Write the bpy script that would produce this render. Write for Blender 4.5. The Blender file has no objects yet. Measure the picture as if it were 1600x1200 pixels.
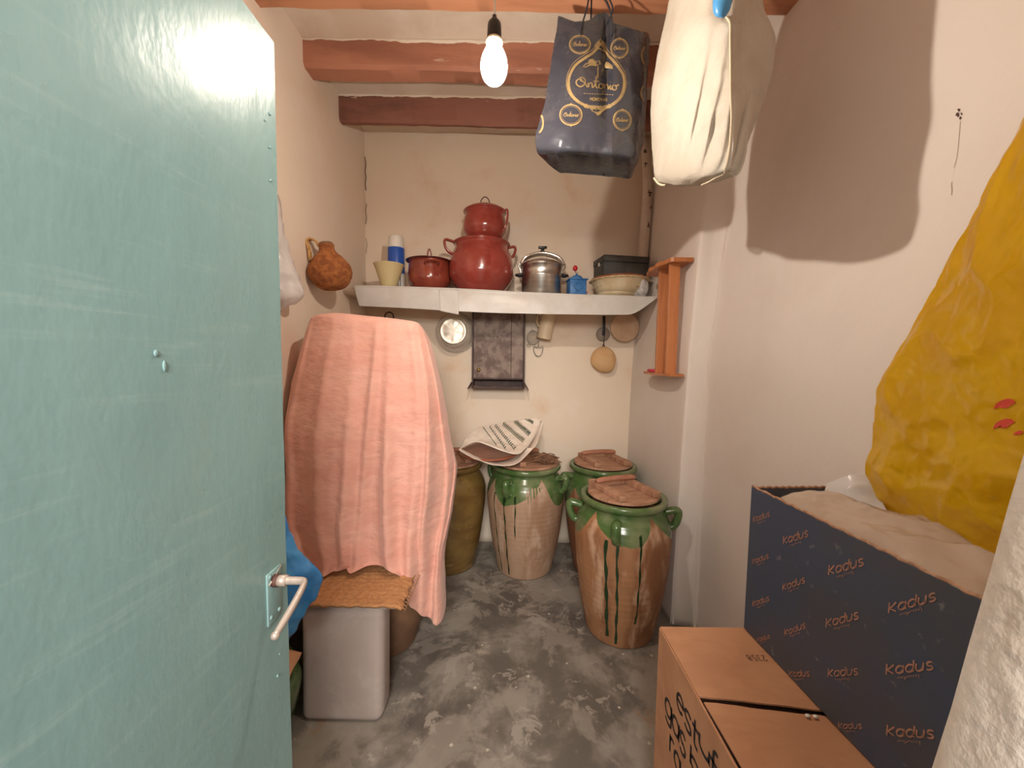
import bpy, bmesh, math, random
from mathutils import Vector, Matrix, noise
from mathutils.bvhtree import BVHTree
random.seed(7)
S = bpy.context.scene
C = S.collection
PI = math.pi
R = math.radians
# ------------------------------------------------------------------ camera
F = 600.0
CAM = Vector((0, 0, 1.5))
RM = (Matrix.Rotation(R(90 - 3.8), 3, 'X') @ Matrix.Rotation(R(0.75), 3, 'Z'))
cd = bpy.data.cameras.new('camera'); co = bpy.data.objects.new('camera', cd); C.objects.link(co)
co.matrix_world = Matrix.Translation(CAM) @ RM.to_4x4()
cd.sensor_width = 36; cd.lens = F / 1600 * 36; cd.clip_start = 0.01
S.camera = co
# ------------------------------------------------------------------ world, fill light, exposure
w = bpy.data.worlds.new('world'); S.world = w; w.use_nodes = True
w.node_tree.nodes['Background'].inputs[0].default_value = (1.0, .9, .8, 1)
w.node_tree.nodes['Background'].inputs[1].default_value = 0.5
ld = bpy.data.lights.new('fill_light', 'AREA'); ld.energy = 75; ld.size = .9; ld.color = (1, .93, .86)  # added area light behind the camera, brightens the camera-facing sides
lo = bpy.data.objects.new('fill_light', ld); C.objects.link(lo); lo.location = (.0, -1.5, 2.3)
lo.rotation_euler = (R(62), 0, 0)
BULB_POWER = 5200.0
S.view_settings.view_transform = 'Standard'; S.view_settings.look = 'None'
S.view_settings.exposure = 0.68; S.view_settings.gamma = 1.0
S.view_settings.use_curve_mapping = False
S.cycles.use_denoising = True
S.cycles.max_bounces = 10; S.cycles.diffuse_bounces = 7

# ------------------------------------------------------------------ helpers
def ray(px, py): return RM @ Vector(((px - 800) / F, -(py - 600) / F, -1))
def U(px, py, Y): d = ray(px, py); return CAM + d * (Y / d.y)
def UX(px, py, X): d = ray(px, py); return CAM + d * (X / d.x)
def UZ(px, py, Z): d = ray(px, py); return CAM + d * ((Z - CAM.z) / d.z)

def link(o, parent=None):
    C.objects.link(o)
    if parent is not None: o.parent = parent
    return o
def tag(o, label=None, cat=None, group=None, kind=None):
    if label: o['label'] = label
    if cat: o['category'] = cat
    if group: o['group'] = group
    if kind: o['kind'] = kind
    return o
def thing(name, label, cat, loc=(0, 0, 0), group=None, rz=0.0):
    o = bpy.data.objects.new(name, None); C.objects.link(o)
    o.empty_display_size = .05
    o.location = loc; o.rotation_euler = (0, 0, rz)
    return tag(o, label, cat, group)
def obj(name, bm, m, parent=None, smooth=True, label=None, world=False):
    """one mesh object; when world, geometry is in world coordinates and is moved into the parent's frame"""
    if world and parent is not None:
        inv = (Matrix.Translation(parent.location) @ parent.rotation_euler.to_matrix().to_4x4()).inverted()
        bmesh.ops.transform(bm, matrix=inv, verts=bm.verts)
    me = bpy.data.meshes.new(name); bm.to_mesh(me); bm.free()
    if m is not None: me.materials.append(m)
    if smooth:
        for p in me.polygons: p.use_smooth = True
    o = bpy.data.objects.new(name, me); link(o, parent)
    if label: o['label'] = label
    return o
def autosmooth(o, ang=35):
    me = o.data
    bm = bmesh.new(); bm.from_mesh(me)
    for e in bm.edges:
        if len(e.link_faces) == 2 and e.calc_face_angle(0) > R(ang): e.smooth = False
    bm.to_mesh(me); bm.free(); return o
def B(): return bmesh.new()
def box(bm, lo, hi, bev=0.0, seg=2):
    g = bmesh.ops.create_cube(bm, size=1)
    vs = g['verts']
    lo = Vector(lo); hi = Vector(hi)
    for v in vs: v.co = Vector([(lo[i] + hi[i]) / 2 + v.co[i] * (hi[i] - lo[i]) for i in range(3)])
    if bev > 0:
        es = list({e for v in vs for e in v.link_edges})
        bmesh.ops.bevel(bm, geom=es, offset=bev, segments=seg, profile=.5, affect='EDGES')
    return bm
def hexa(bm, p):          # 8 corners: bottom 4 ccw, top 4 ccw
    v = [bm.verts.new(q) for q in p]
    for f in ((3, 2, 1, 0), (4, 5, 6, 7), (0, 1, 5, 4), (1, 2, 6, 5), (2, 3, 7, 6), (3, 0, 4, 7)):
        bm.faces.new([v[i] for i in f])
    return bm
def lathe(bm, prof, n=48, cx=0, cy=0, cz=0, sy=1.0, close=True):
    rings = []
    for r, h in prof:
        if r < 1e-5: rings.append([bm.verts.new((cx, cy, cz + h))])
        else: rings.append([bm.verts.new((cx + r * math.sin(2 * PI * i / n), cy - r * sy * math.cos(2 * PI * i / n), cz + h)) for i in range(n)])
    for a, b in zip(rings, rings[1:]):
        for i in range(n):
            j = (i + 1) % n
            if len(a) == 1 and len(b) == 1: continue
            if len(a) == 1: bm.faces.new((a[0], b[j], b[i]))
            elif len(b) == 1: bm.faces.new((a[i], a[j], b[0]))
            else: bm.faces.new((a[i], a[j], b[j], b[i]))
    return bm
def smoothprof(pts, k=5):
    out = []
    n = len(pts)
    for i in range(n - 1):
        p0 = pts[max(i - 1, 0)]; p1 = pts[i]; p2 = pts[i + 1]; p3 = pts[min(i + 2, n - 1)]
        for s in range(k):
            t = s / k
            out.append(tuple(.5 * ((2 * p1[c]) + (-p0[c] + p2[c]) * t + (2 * p0[c] - 5 * p1[c] + 4 * p2[c] - p3[c]) * t * t + (-p0[c] + 3 * p1[c] - 3 * p2[c] + p3[c]) * t ** 3) for c in range(len(p1))))
    out.append(tuple(pts[-1])); return out
def tube(bm, pts, r, n=10, smooth=0, flat=1.0, cap=True):
    if smooth: pts = smoothprof([tuple(p) for p in pts], smooth)
    pts = [Vector(p) for p in pts]
    rs = r if isinstance(r, (list, tuple)) else None
    ref = None; rings = []
    for i, p in enumerate(pts):
        d = (pts[min(i + 1, len(pts) - 1)] - pts[max(i - 1, 0)])
        if d.length < 1e-9: d = Vector((0, 0, 1))
        d.normalize()
        if ref is None:
            ref = Vector((0, 0, 1)) if abs(d.z) < .9 else Vector((1, 0, 0))
        a = (ref - d * ref.dot(d))
        if a.length < 1e-6: a = d.orthogonal()
        a.normalize(); b = d.cross(a); ref = a
        if rs: t = i / (len(pts) - 1) * (len(rs) - 1); k = min(int(t), len(rs) - 2); rr = rs[k] + (rs[k + 1] - rs[k]) * (t - k)
        else: rr = r
        rings.append([bm.verts.new(p + a * math.cos(2 * PI * j / n) * rr + b * math.sin(2 * PI * j / n) * rr * flat) for j in range(n)])
    for x, y in zip(rings, rings[1:]):
        for j in range(n):
            k = (j + 1) % n
            bm.faces.new((x[j], x[k], y[k], y[j]))
    if cap:
        bm.faces.new(list(reversed(rings[0]))); bm.faces.new(rings[-1])
    return bm
def cr(p0, p1, p2, p3, t):
    return .5 * ((2 * p1) + (-p0 + p2) * t + (2 * p0 - 5 * p1 + 4 * p2 - p3) * t * t + (-p0 + 3 * p1 - 3 * p2 + p3) * t ** 3)
def surf_pts(grid, nu, nv):
    """Catmull-Rom patch through a grid of control points -> (nv+1) rows of (nu+1) points"""
    rows = len(grid); cols = len(grid[0])
    G = [[Vector(p) for p in r] for r in grid]
    out = []
    def ev(row, s):
        x = s * (cols - 1); i = min(int(x), cols - 2); t = x - i
        return cr(row[max(i - 1, 0)], row[i], row[i + 1], row[min(i + 2, cols - 1)], t)
    for b in range(nv + 1):
        y = b / nv * (rows - 1); j = min(int(y), rows - 2); t = y - j
        line = []
        for a in range(nu + 1):
            s = a / nu
            q = [ev(G[k], s) for k in (max(j - 1, 0), j, j + 1, min(j + 2, rows - 1))]
            line.append(cr(q[0], q[1], q[2], q[3], t))
        out.append(line)
    return out
def grid_mesh(bm, P, flip=False):
    V = [[bm.verts.new(p) for p in r] for r in P]
    for a, b in zip(V, V[1:]):
        for i in range(len(a) - 1):
            f = (a[i], b[i], b[i + 1], a[i + 1])
            bm.faces.new(tuple(reversed(f)) if flip else f)
    return V
def sheet(name, P, m, th=.002, parent=None, label=None, disp=None):
    bm = B(); grid_mesh(bm, P); bm.normal_update()
    if disp:
        for v in bm.verts: v.co = v.co + v.normal * disp(v.co)
    o = obj(name, bm, m, parent, world=True, label=label)
    md = o.modifiers.new('thickness', 'SOLIDIFY'); md.thickness = th; md.offset = 0
    return o
def pillow(bm, P, th, disp=None, back=(0, 1, 0)):
    """closed sack: front grid P and a back grid th(u,v) metres further from the camera"""
    nv = len(P) - 1; nu = len(P[0]) - 1
    Q = [[P[j][i] + Vector(back) * th(i / nu, j / nv) for i in range(nu + 1)] for j in range(nv + 1)]
    V = grid_mesh(bm, P); W = grid_mesh(bm, Q, True)
    for j in range(nv):
        bm.faces.new((V[j][0], W[j][0], W[j + 1][0], V[j + 1][0])); bm.faces.new((V[j][-1], V[j + 1][-1], W[j + 1][-1], W[j][-1]))
    for i in range(nu):
        bm.faces.new((V[0][i], V[0][i + 1], W[0][i + 1], W[0][i])); bm.faces.new((V[-1][i], W[-1][i], W[-1][i + 1], V[-1][i + 1]))
    bmesh.ops.remove_doubles(bm, verts=bm.verts, dist=1e-4)
    bmesh.ops.recalc_face_normals(bm, faces=bm.faces)
    bm.normal_update()
    if disp:
        d = {v: disp(v.co) for v in bm.verts}
        for v in bm.verts: v.co = v.co + v.normal * d[v]
    return bm
def fn(p, s=1.0, seed=0.0, octs=3):
    return noise.fractal(Vector((p[0] * s + seed, p[1] * s + seed * 1.7, p[2] * s - seed)), 1.0, 2.0, octs)
def ridge(p, s, seed=0.0):
    return 1 - 2 * abs(noise.noise(Vector((p[0] * s + seed, p[1] * s - seed, p[2] * s + seed * .5))))

# ------------------------------------------------------------------ materials
def MAT(name, c, rough=.6, c2=None, vs=3.0, vlo=.4, vhi=.62, c3=None, v3=12., lo3=.6, hi3=.66, bump=0, bs=20., bd=.002, metal=0, trans=0, alpha=1, coat=0, stretch=(1, 1, 1), rvar=0, emit=None, sss=0, spec=.5, thin=0, bscale2=None, b2=0, coord='Object'):
    m = bpy.data.materials.new(name); m.use_nodes = True
    nt = m.node_tree; N = nt.nodes; L = nt.links
    bs_ = N['Principled BSDF']
    def rgba(x): return (*x, 1)
    bs_.inputs['Base Color'].default_value = rgba(c)
    bs_.inputs['Roughness'].default_value = rough
    bs_.inputs['Metallic'].default_value = metal
    bs_.inputs['Transmission Weight'].default_value = trans
    bs_.inputs['Alpha'].default_value = alpha
    bs_.inputs['Coat Weight'].default_value = coat
    bs_.inputs['Coat Roughness'].default_value = .12
    bs_.inputs['Specular IOR Level'].default_value = spec
    if sss:
        bs_.inputs['Subsurface Weight'].default_value = sss; bs_.inputs['Subsurface Scale'].default_value = .02
    tc = N.new('ShaderNodeTexCoord'); mp = N.new('ShaderNodeMapping'); L.new(tc.outputs[coord], mp.inputs[0])
    mp.inputs['Scale'].default_value = stretch
    col = None
    def ramped(scale, lo, hi, detail=6, dist=0.3):
        n = N.new('ShaderNodeTexNoise'); n.inputs['Scale'].default_value = scale; n.inputs['Detail'].default_value = detail; n.inputs['Roughness'].default_value = .62; n.inputs['Distortion'].default_value = dist
        L.new(mp.outputs[0], n.inputs['Vector'])
        r = N.new('ShaderNodeMapRange'); r.inputs[1].default_value = lo; r.inputs[2].default_value = hi; r.interpolation_type = 'SMOOTHSTEP'
        L.new(n.outputs['Fac'], r.inputs[0]); return r.outputs[0]
    if c2 is not None:
        f = ramped(vs, vlo, vhi)
        mx = N.new('ShaderNodeMix'); mx.data_type = 'RGBA'
        L.new(f, mx.inputs['Factor']); mx.inputs['A'].default_value = rgba(c); mx.inputs['B'].default_value = rgba(c2)
        col = mx.outputs['Result']
        if rvar:
            rr = N.new('ShaderNodeMapRange'); rr.inputs[3].default_value = rough; rr.inputs[4].default_value = rough + rvar
            L.new(f, rr.inputs[0]); L.new(rr.outputs[0], bs_.inputs['Roughness'])
    if c3 is not None:
        f = ramped(v3, lo3, hi3)
        mx = N.new('ShaderNodeMix'); mx.data_type = 'RGBA'
        L.new(f, mx.inputs['Factor'])
        if col: L.new(col, mx.inputs['A'])
        else: mx.inputs['A'].default_value = rgba(c)
        mx.inputs['B'].default_value = rgba(c3); col = mx.outputs['Result']
    if col: L.new(col, bs_.inputs['Base Color'])
    if bump:
        n = N.new('ShaderNodeTexNoise'); n.inputs['Scale'].default_value = bs; n.inputs['Detail'].default_value = 5; L.new(mp.outputs[0], n.inputs['Vector'])
        b = N.new('ShaderNodeBump'); b.inputs['Strength'].default_value = bump; b.inputs['Distance'].default_value = bd
        L.new(n.outputs['Fac'], b.inputs['Height']); L.new(b.outputs[0], bs_.inputs['Normal'])
        if b2:
            n2 = N.new('ShaderNodeTexNoise'); n2.inputs['Scale'].default_value = bscale2; L.new(mp.outputs[0], n2.inputs['Vector'])
            bb = N.new('ShaderNodeBump'); bb.inputs['Strength'].default_value = b2; bb.inputs['Distance'].default_value = bd * 3
            L.new(n2.outputs['Fac'], bb.inputs['Height']); L.new(bb.outputs[0], b.inputs['Normal'])
    if emit:
        bs_.inputs['Emission Color'].default_value = rgba(emit[0]); bs_.inputs['Emission Strength'].default_value = emit[1]
    return m
def node(m): return m.node_tree.nodes['Principled BSDF']

M = {}
M['plaster'] = MAT('plaster_cream', (.78, .665, .55), .9, c2=(.72, .575, .44), vs=1.3, vlo=.48, vhi=.8, c3=(.80, .72, .63), v3=3.1, lo3=.5, hi3=.8, bump=.35, bs=22, bd=.003, b2=.3, bscale2=5)
M['plaster_stain'] = MAT('plaster_back', (.78, .67, .54), .9, c2=(.69, .46, .28), vs=1.7, vlo=.5, vhi=.78, c3=(.80, .71, .61), v3=4.1, lo3=.5, hi3=.8, bump=.35, bs=22, bd=.003, b2=.3, bscale2=5)
M['plaster_grey'] = MAT('plaster_grey_white', (.75, .695, .65), .9, c2=(.69, .62, .565), vs=1.5, vlo=.4, vhi=.8, c3=(.36, .27, .2), v3=55, lo3=.76, hi3=.8, bump=.35, bs=26, bd=.003, b2=.3, bscale2=6)
M['plaster_rough'] = MAT('plaster_rough', (.66, .57, .5), .9, c2=(.56, .46, .38), vs=9, c3=(.3, .22, .17), v3=60, lo3=.72, hi3=.76, bump=1.0, bs=60, bd=.004, b2=.6, bscale2=14)
M['ceiling'] = MAT('ceiling_plaster', (.76, .68, .58), .92, c2=(.68, .57, .46), vs=2, bump=.4, bs=14, bd=.004)
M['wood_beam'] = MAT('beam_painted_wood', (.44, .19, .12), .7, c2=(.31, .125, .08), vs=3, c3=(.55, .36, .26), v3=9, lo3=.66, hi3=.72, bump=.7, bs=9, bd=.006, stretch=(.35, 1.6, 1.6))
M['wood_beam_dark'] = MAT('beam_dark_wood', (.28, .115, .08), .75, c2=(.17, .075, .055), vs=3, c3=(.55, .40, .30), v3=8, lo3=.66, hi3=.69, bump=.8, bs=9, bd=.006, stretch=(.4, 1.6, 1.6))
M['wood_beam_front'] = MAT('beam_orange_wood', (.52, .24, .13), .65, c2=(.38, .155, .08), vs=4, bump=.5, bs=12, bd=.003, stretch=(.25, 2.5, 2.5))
M['teal'] = MAT('teal_gloss_paint', (.20, .335, .34), .24, c2=(.235, .37, .365), vs=1.6, vlo=.35, vhi=.7, c3=(.235, .335, .325), v3=3, lo3=.55, hi3=.8, bump=.10, bs=9, bd=.003, stretch=(1, 1.2, .6), coat=0, rvar=.08, b2=.05, bscale2=70, spec=.32)
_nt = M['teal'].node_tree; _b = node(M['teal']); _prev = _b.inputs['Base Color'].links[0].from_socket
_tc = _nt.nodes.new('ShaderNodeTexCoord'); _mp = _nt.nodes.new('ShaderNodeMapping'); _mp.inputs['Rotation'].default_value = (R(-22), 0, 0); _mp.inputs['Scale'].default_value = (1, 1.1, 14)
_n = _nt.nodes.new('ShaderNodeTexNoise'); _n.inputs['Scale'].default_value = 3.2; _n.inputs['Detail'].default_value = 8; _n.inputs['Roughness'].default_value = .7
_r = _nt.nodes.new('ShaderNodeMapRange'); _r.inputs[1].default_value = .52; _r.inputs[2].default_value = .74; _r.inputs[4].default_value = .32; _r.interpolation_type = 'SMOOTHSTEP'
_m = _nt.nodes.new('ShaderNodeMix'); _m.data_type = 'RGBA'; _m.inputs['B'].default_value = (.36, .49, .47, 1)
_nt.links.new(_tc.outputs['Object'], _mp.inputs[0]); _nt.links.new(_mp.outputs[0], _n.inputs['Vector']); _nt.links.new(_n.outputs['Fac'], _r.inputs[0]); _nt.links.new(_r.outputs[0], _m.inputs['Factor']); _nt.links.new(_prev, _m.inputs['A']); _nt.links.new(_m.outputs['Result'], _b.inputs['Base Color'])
M['teal_plain'] = MAT('teal_plate_paint', (.22, .36, .36), .35, bump=.3, bs=80, bd=.001)
M['alu_beige'] = MAT('handle_dull_metal', (.50, .42, .36), .42, metal=.35, c2=(.42, .34, .29), vs=20, bump=.1, bs=90, bd=.0005)
M['steel'] = MAT('brushed_steel', (.62, .60, .56), .3, metal=1, c2=(.5, .48, .45), vs=6, stretch=(1, 1, 8))
M['steel_shiny'] = MAT('polished_steel', (.75, .73, .7), .16, metal=1)
M['black_plastic'] = MAT('black_bakelite', (.012, .012, .014), .35)
M['red_enamel'] = MAT('red_brown_enamel', (.30, .052, .04), .18, c2=(.25, .04, .028), vs=7, coat=.5)
M['maroon_enamel'] = MAT('maroon_enamel', (.20, .036, .024), .17, c2=(.27, .055, .03), vs=6, coat=.5)
M['maroon_dark'] = MAT('maroon_dark_lid', (.085, .014, .014), .15, coat=.5)
M['blue_thermos'] = MAT('thermos_blue', (.02, .09, .42), .3)
M['white_plastic'] = MAT('white_plastic', (.72, .69, .62), .4, sss=.1)
M['cream_plastic'] = MAT('cream_plastic', (.60, .50, .27), .5, sss=.15)
M['blue_paint'] = MAT('blue_tin_paint', (.03, .13, .34), .4, c2=(.045, .18, .42), vs=18)
M['red_plastic'] = MAT('red_plastic', (.45, .012, .02), .35)
M['cream_ceramic'] = MAT('cream_ceramic', (.62, .53, .37), .25, c2=(.54, .43, .27), vs=8, coat=.3)
M['ceramic_rim'] = MAT('ceramic_rim_tan', (.5, .33, .16), .35, c2=(.62, .5, .32), vs=30)
M['terracotta'] = MAT('terracotta', (.36, .11, .05), .35, c2=(.29, .085, .04), vs=9)
M['dark_box'] = MAT('dark_grey_case', (.035, .037, .033), .6, c2=(.055, .055, .048), vs=14)
M['oilcloth'] = MAT('white_oilcloth', (.60, .585, .55), .34, c2=(.56, .53, .49), vs=6, bump=.3, bs=24, bd=.002, spec=.35)
M['pink'] = MAT('pink_cotton', (.67, .365, .29), .85, c2=(.64, .32, .25), vs=5, bump=.55, bs=70, bd=.003, stretch=(.7, .7, 1.6), b2=.5, bscale2=24)
node(M['pink']).inputs['Sheen Weight'].default_value = .25
M['jute'] = MAT('jute_mat', (.46, .23, .095), .95, c2=(.36, .17, .07), vs=60, bump=1, bs=110, bd=.004)
M['cardboard'] = MAT('cardboard', (.50, .255, .135), .85, c2=(.43, .21, .11), vs=4, c3=(.22, .12, .08), v3=5, lo3=.66, hi3=.78, bump=.25, bs=8, bd=.003, stretch=(1, 2, 2))
M['cardboard_dark'] = MAT('cardboard_inside', (.12, .055, .035), .9)
M['cardboard_edge'] = MAT('cardboard_edge', (.46, .27, .17), .9, c2=(.3, .16, .1), vs=60)
M['navy_print'] = MAT('navy_printed_card', (.050, .070, .115), .45, c2=(.060, .068, .085), vs=3.5, c3=(.19, .18, .19), v3=30, lo3=.62, hi3=.74, bump=.3, bs=6, bd=.006)
M['copper_ink'] = MAT('copper_ink', (.42, .21, .14), .6, c2=(.30, .16, .12), vs=60)
M['marker'] = MAT('black_marker', (.012, .010, .012), .6)
M['gold_ink'] = MAT('gold_ink', (.30, .205, .085), .45, c2=(.22, .155, .075), vs=40)
M['navy_bag'] = MAT('dark_plastic_bag', (.034, .036, .048), .22, c2=(.055, .05, .055), vs=7, vlo=.45, vhi=.75, c3=(.13, .11, .09), v3=50, lo3=.66, hi3=.74, bump=.35, bs=16, bd=.003, rvar=.2)
M['cord'] = MAT('dark_cord', (.02, .022, .03), .8)
M['white_cloth'] = MAT('white_cotton', (.50, .465, .40), .85, c2=(.45, .405, .34), vs=5, bump=.4, bs=14, bd=.004, b2=.2, bscale2=120)
M['seam'] = MAT('cream_seam', (.60, .52, .38), .85)
M['blue_plastic'] = MAT('blue_plastic_film', (.045, .23, .56), .3, c2=(.07, .30, .62), vs=8, bump=.5, bs=20, bd=.004)
M['orange_wood'] = MAT('orange_pine', (.50, .185, .065), .45, c2=(.42, .145, .05), vs=5, bump=.2, bs=12, bd=.002, stretch=(3, 3, .5), coat=.15)
M['jar_lid'] = MAT('lid_wood', (.46, .26, .165), .75, c2=(.33, .165, .095), vs=7, bump=.5, bs=20, bd=.003, stretch=(1, 4, 1))
M['jar_lid_handle'] = MAT('lid_handle_wood', (.38, .17, .10), .7, c2=(.28, .12, .07), vs=9, bump=.5, bs=20, bd=.003)
M['green_glaze'] = MAT('green_glaze', (.06, .125, .035), .2, c2=(.12, .17, .07), vs=16, coat=.6, c3=(.025, .07, .015), v3=22, lo3=.55, hi3=.7)
M['ochre'] = MAT('ochre_glaze', (.20, .125, .035), .3, c2=(.15, .085, .025), vs=5, c3=(.26, .17, .06), v3=9, bump=.15, bs=10, bd=.004, coat=.3, stretch=(1, 1, 2))
M['brown_jar'] = MAT('brown_clay', (.22, .12, .065), .6, c2=(.15, .08, .045), vs=6, bump=.2, bs=12, bd=.004)
M['wicker'] = MAT('woven_esparto', (.40, .145, .042), .9, c2=(.23, .075, .022), vs=26, bump=.5, bs=60, bd=.004)
M['wicker_pale'] = MAT('esparto_pale', (.55, .33, .13), .9, c2=(.36, .18, .06), vs=30, bump=.6, bs=60, bd=.004)
M['dark_wood'] = MAT('dark_old_wood', (.075, .042, .034), .6, c2=(.045, .022, .02), vs=9, bump=.3, bs=20, bd=.002)
M['tin_panel'] = MAT('dusty_dark_wood', (.25, .19, .155), .6, c2=(.12, .075, .06), vs=10, vlo=.4, vhi=.6, c3=(.30, .22, .14), v3=14, lo3=.66, hi3=.74, bump=.3, bs=30, bd=.002)
M['brass'] = MAT('brass', (.5, .33, .12), .35, metal=.9)
M['alu'] = MAT('aluminium', (.66, .60, .5), .35, metal=.8, c2=(.52, .46, .38), vs=14, bump=.3, bs=16, bd=.004)
M['wire'] = MAT('grey_wire', (.36, .33, .29), .45, metal=.7)
M['rust'] = MAT('rusty_iron', (.10, .04, .03), .7, c2=(.05, .02, .015), vs=40)
M['enamel_cream'] = MAT('pale_enamel', (.70, .56, .38), .5)
M['gourd'] = MAT('gourd_tan', (.58, .35, .16), .7, c2=(.62, .40, .20), vs=7)
M['gourd_grey'] = MAT('dull_lid_tan', (.62, .43, .28), .7, c2=(.54, .36, .23), vs=8)
M['grey_disc'] = MAT('grey_tin', (.30, .24, .19), .6)
M['magenta'] = MAT('magenta_plastic', (.6, .02, .09), .4)
M['whitewash'] = MAT('whitewash', (.46, .40, .37), .75, c2=(.37, .31, .28), vs=3, bump=.3, bs=9, bd=.005)
M['glass'] = MAT('clear_plastic', (.85, .80, .72), .12, trans=.0, alpha=.32, bump=.8, bs=20, bd=.004)
M['glass_bag'] = MAT('translucent_white_film', (.72, .71, .72), .25, alpha=.62, bump=.8, bs=20, bd=.004)
M['film_beige'] = MAT('translucent_film', (.62, .50, .40), .14, alpha=.72, c2=(.56, .45, .37), vs=5, bump=.6, bs=12, bd=.006)
M['print_white'] = MAT('white_print_film', (.84, .75, .65), .35, c2=(.78, .66, .56), vs=6, bump=.4, bs=14, bd=.003)
M['print_edge'] = MAT('white_bag_edge', (.78, .70, .60), .3)
M['leaf_green'] = MAT('green_ink', (.045, .12, .075), .5, c2=(.09, .075, .05), vs=14, vlo=.4, vhi=.6)
M['leaf_olive'] = MAT('olive_ink', (.12, .125, .07), .5, c2=(.075, .10, .075), vs=14, vlo=.4, vhi=.6)
M['bird_red'] = MAT('red_bird_ink', (.62, .07, .045), .35)
M['navy_ink'] = MAT('navy_ink', (.015, .03, .09), .4)
M['cloth_floral'] = MAT('floral_roll', (.68, .60, .52), .7, c2=(.62, .52, .44), vs=5)
M['ink_dark'] = MAT('sprig_ink', (.10, .07, .06), .7)
M['crack_tan'] = MAT('crack_tan', (.42, .33, .27), .9)
M['gauze'] = MAT('wire_gauze', (.58, .50, .40), .6, alpha=.55)
M['straw'] = MAT('dark_straw', (.26, .135, .07), .9, c2=(.12, .06, .035), vs=30)
# yellow translucent plastic
my = MAT('yellow_bag_film', (.80, .53, .008), .2, c2=(.72, .45, .006), vs=4, bump=.55, bs=7, bd=.012, coat=.5)
nt = my.node_tree; outp = [n for n in nt.nodes if n.type == 'OUTPUT_MATERIAL'][0]
tr = nt.nodes.new('ShaderNodeBsdfTranslucent'); tr.inputs[0].default_value = (.90, .56, .012, 1)
ms = nt.nodes.new('ShaderNodeMixShader'); ms.inputs[0].default_value = .4
nt.links.new(node(my).outputs[0], ms.inputs[1]); nt.links.new(tr.outputs[0], ms.inputs[2]); nt.links.new(ms.outputs[0], outp.inputs[0])
M['yellow'] = my
# bulb glass gives off the room's light
mb = bpy.data.materials.new('lit_bulb_glass'); mb.use_nodes = True
e = mb.node_tree.nodes.new('ShaderNodeEmission'); e.inputs[0].default_value = (1, .87, .73, 1); e.inputs[1].default_value = BULB_POWER
mb.node_tree.links.new(e.outputs[0], [n for n in mb.node_tree.nodes if n.type == 'OUTPUT_MATERIAL'][0].inputs[0])
M['filament'] = mb
mb = bpy.data.materials.new('glowing_bulb_glass'); mb.use_nodes = True
nt = mb.node_tree; e = nt.nodes.new('ShaderNodeEmission'); e.inputs[0].default_value = (1, .9, .78, 1); e.inputs[1].default_value = 14
tr = nt.nodes.new('ShaderNodeBsdfTransparent'); ms = nt.nodes.new('ShaderNodeMixShader'); ms.inputs[0].default_value = .35
nt.links.new(tr.outputs[0], ms.inputs[1]); nt.links.new(e.outputs[0], ms.inputs[2]); nt.links.new(ms.outputs[0], [n for n in nt.nodes if n.type == 'OUTPUT_MATERIAL'][0].inputs[0])
M['bulb'] = mb

def floor_mat():
    m = MAT('worn_concrete', (.125, .11, .094), .42, c2=(.26, .235, .20), vs=2.4, vlo=.44, vhi=.6, c3=(.36, .31, .25), v3=3.6, lo3=.60, hi3=.70, bump=.25, bs=24, bd=.003, rvar=.2)
    nt = m.node_tree; N = nt.nodes; L = nt.links; b = node(m)
    prev = b.inputs['Base Color'].links[0].from_socket
    tc = [n for n in N if n.type == 'TEX_COORD'][0]
    def layer(prev, kind, scale, lo, hi, colr, fac=1.0):
        if kind == 'noise':
            n = N.new('ShaderNodeTexNoise'); n.inputs['Scale'].default_value = scale; n.inputs['Detail'].default_value = 10; n.inputs['Roughness'].default_value = .7; n.inputs['Distortion'].default_value = .5; out = n.outputs['Fac']
        else:
            n = N.new('ShaderNodeTexVoronoi'); n.inputs['Scale'].default_value = scale; out = n.outputs['Distance']
        L.new(tc.outputs['Object'], n.inputs['Vector'])
        r = N.new('ShaderNodeMapRange'); r.interpolation_type = 'SMOOTHSTEP'; r.inputs[1].default_value = lo; r.inputs[2].default_value = hi; r.inputs[4].default_value = fac
        L.new(out, r.inputs[0])
        mx = N.new('ShaderNodeMix'); mx.data_type = 'RGBA'; L.new(r.outputs[0], mx.inputs['Factor']); L.new(prev, mx.inputs['A']); mx.inputs['B'].default_value = (*colr, 1)
        return mx.outputs['Result']
    p = layer(prev, 'noise', 1.3, .5, .62, (.085, .072, .064), .8)
    p = layer(p, 'noise', 2.9, .50, .56, (.29, .26, .22), .65)
    p = layer(p, 'noise', 5.5, .57, .60, (.33, .30, .255), .8)
    p = layer(p, 'noise', 2.2, .62, .66, (.30, .20, .13), .7)
    p = layer(p, 'noise', 18, .66, .72, (.4, .35, .28), .5)
    p = layer(p, 'voronoi', 9, .075, .055, (.55, .5, .42), .8)
    L.new(p, b.inputs['Base Color'])
    return m
M['floor'] = floor_mat()

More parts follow.
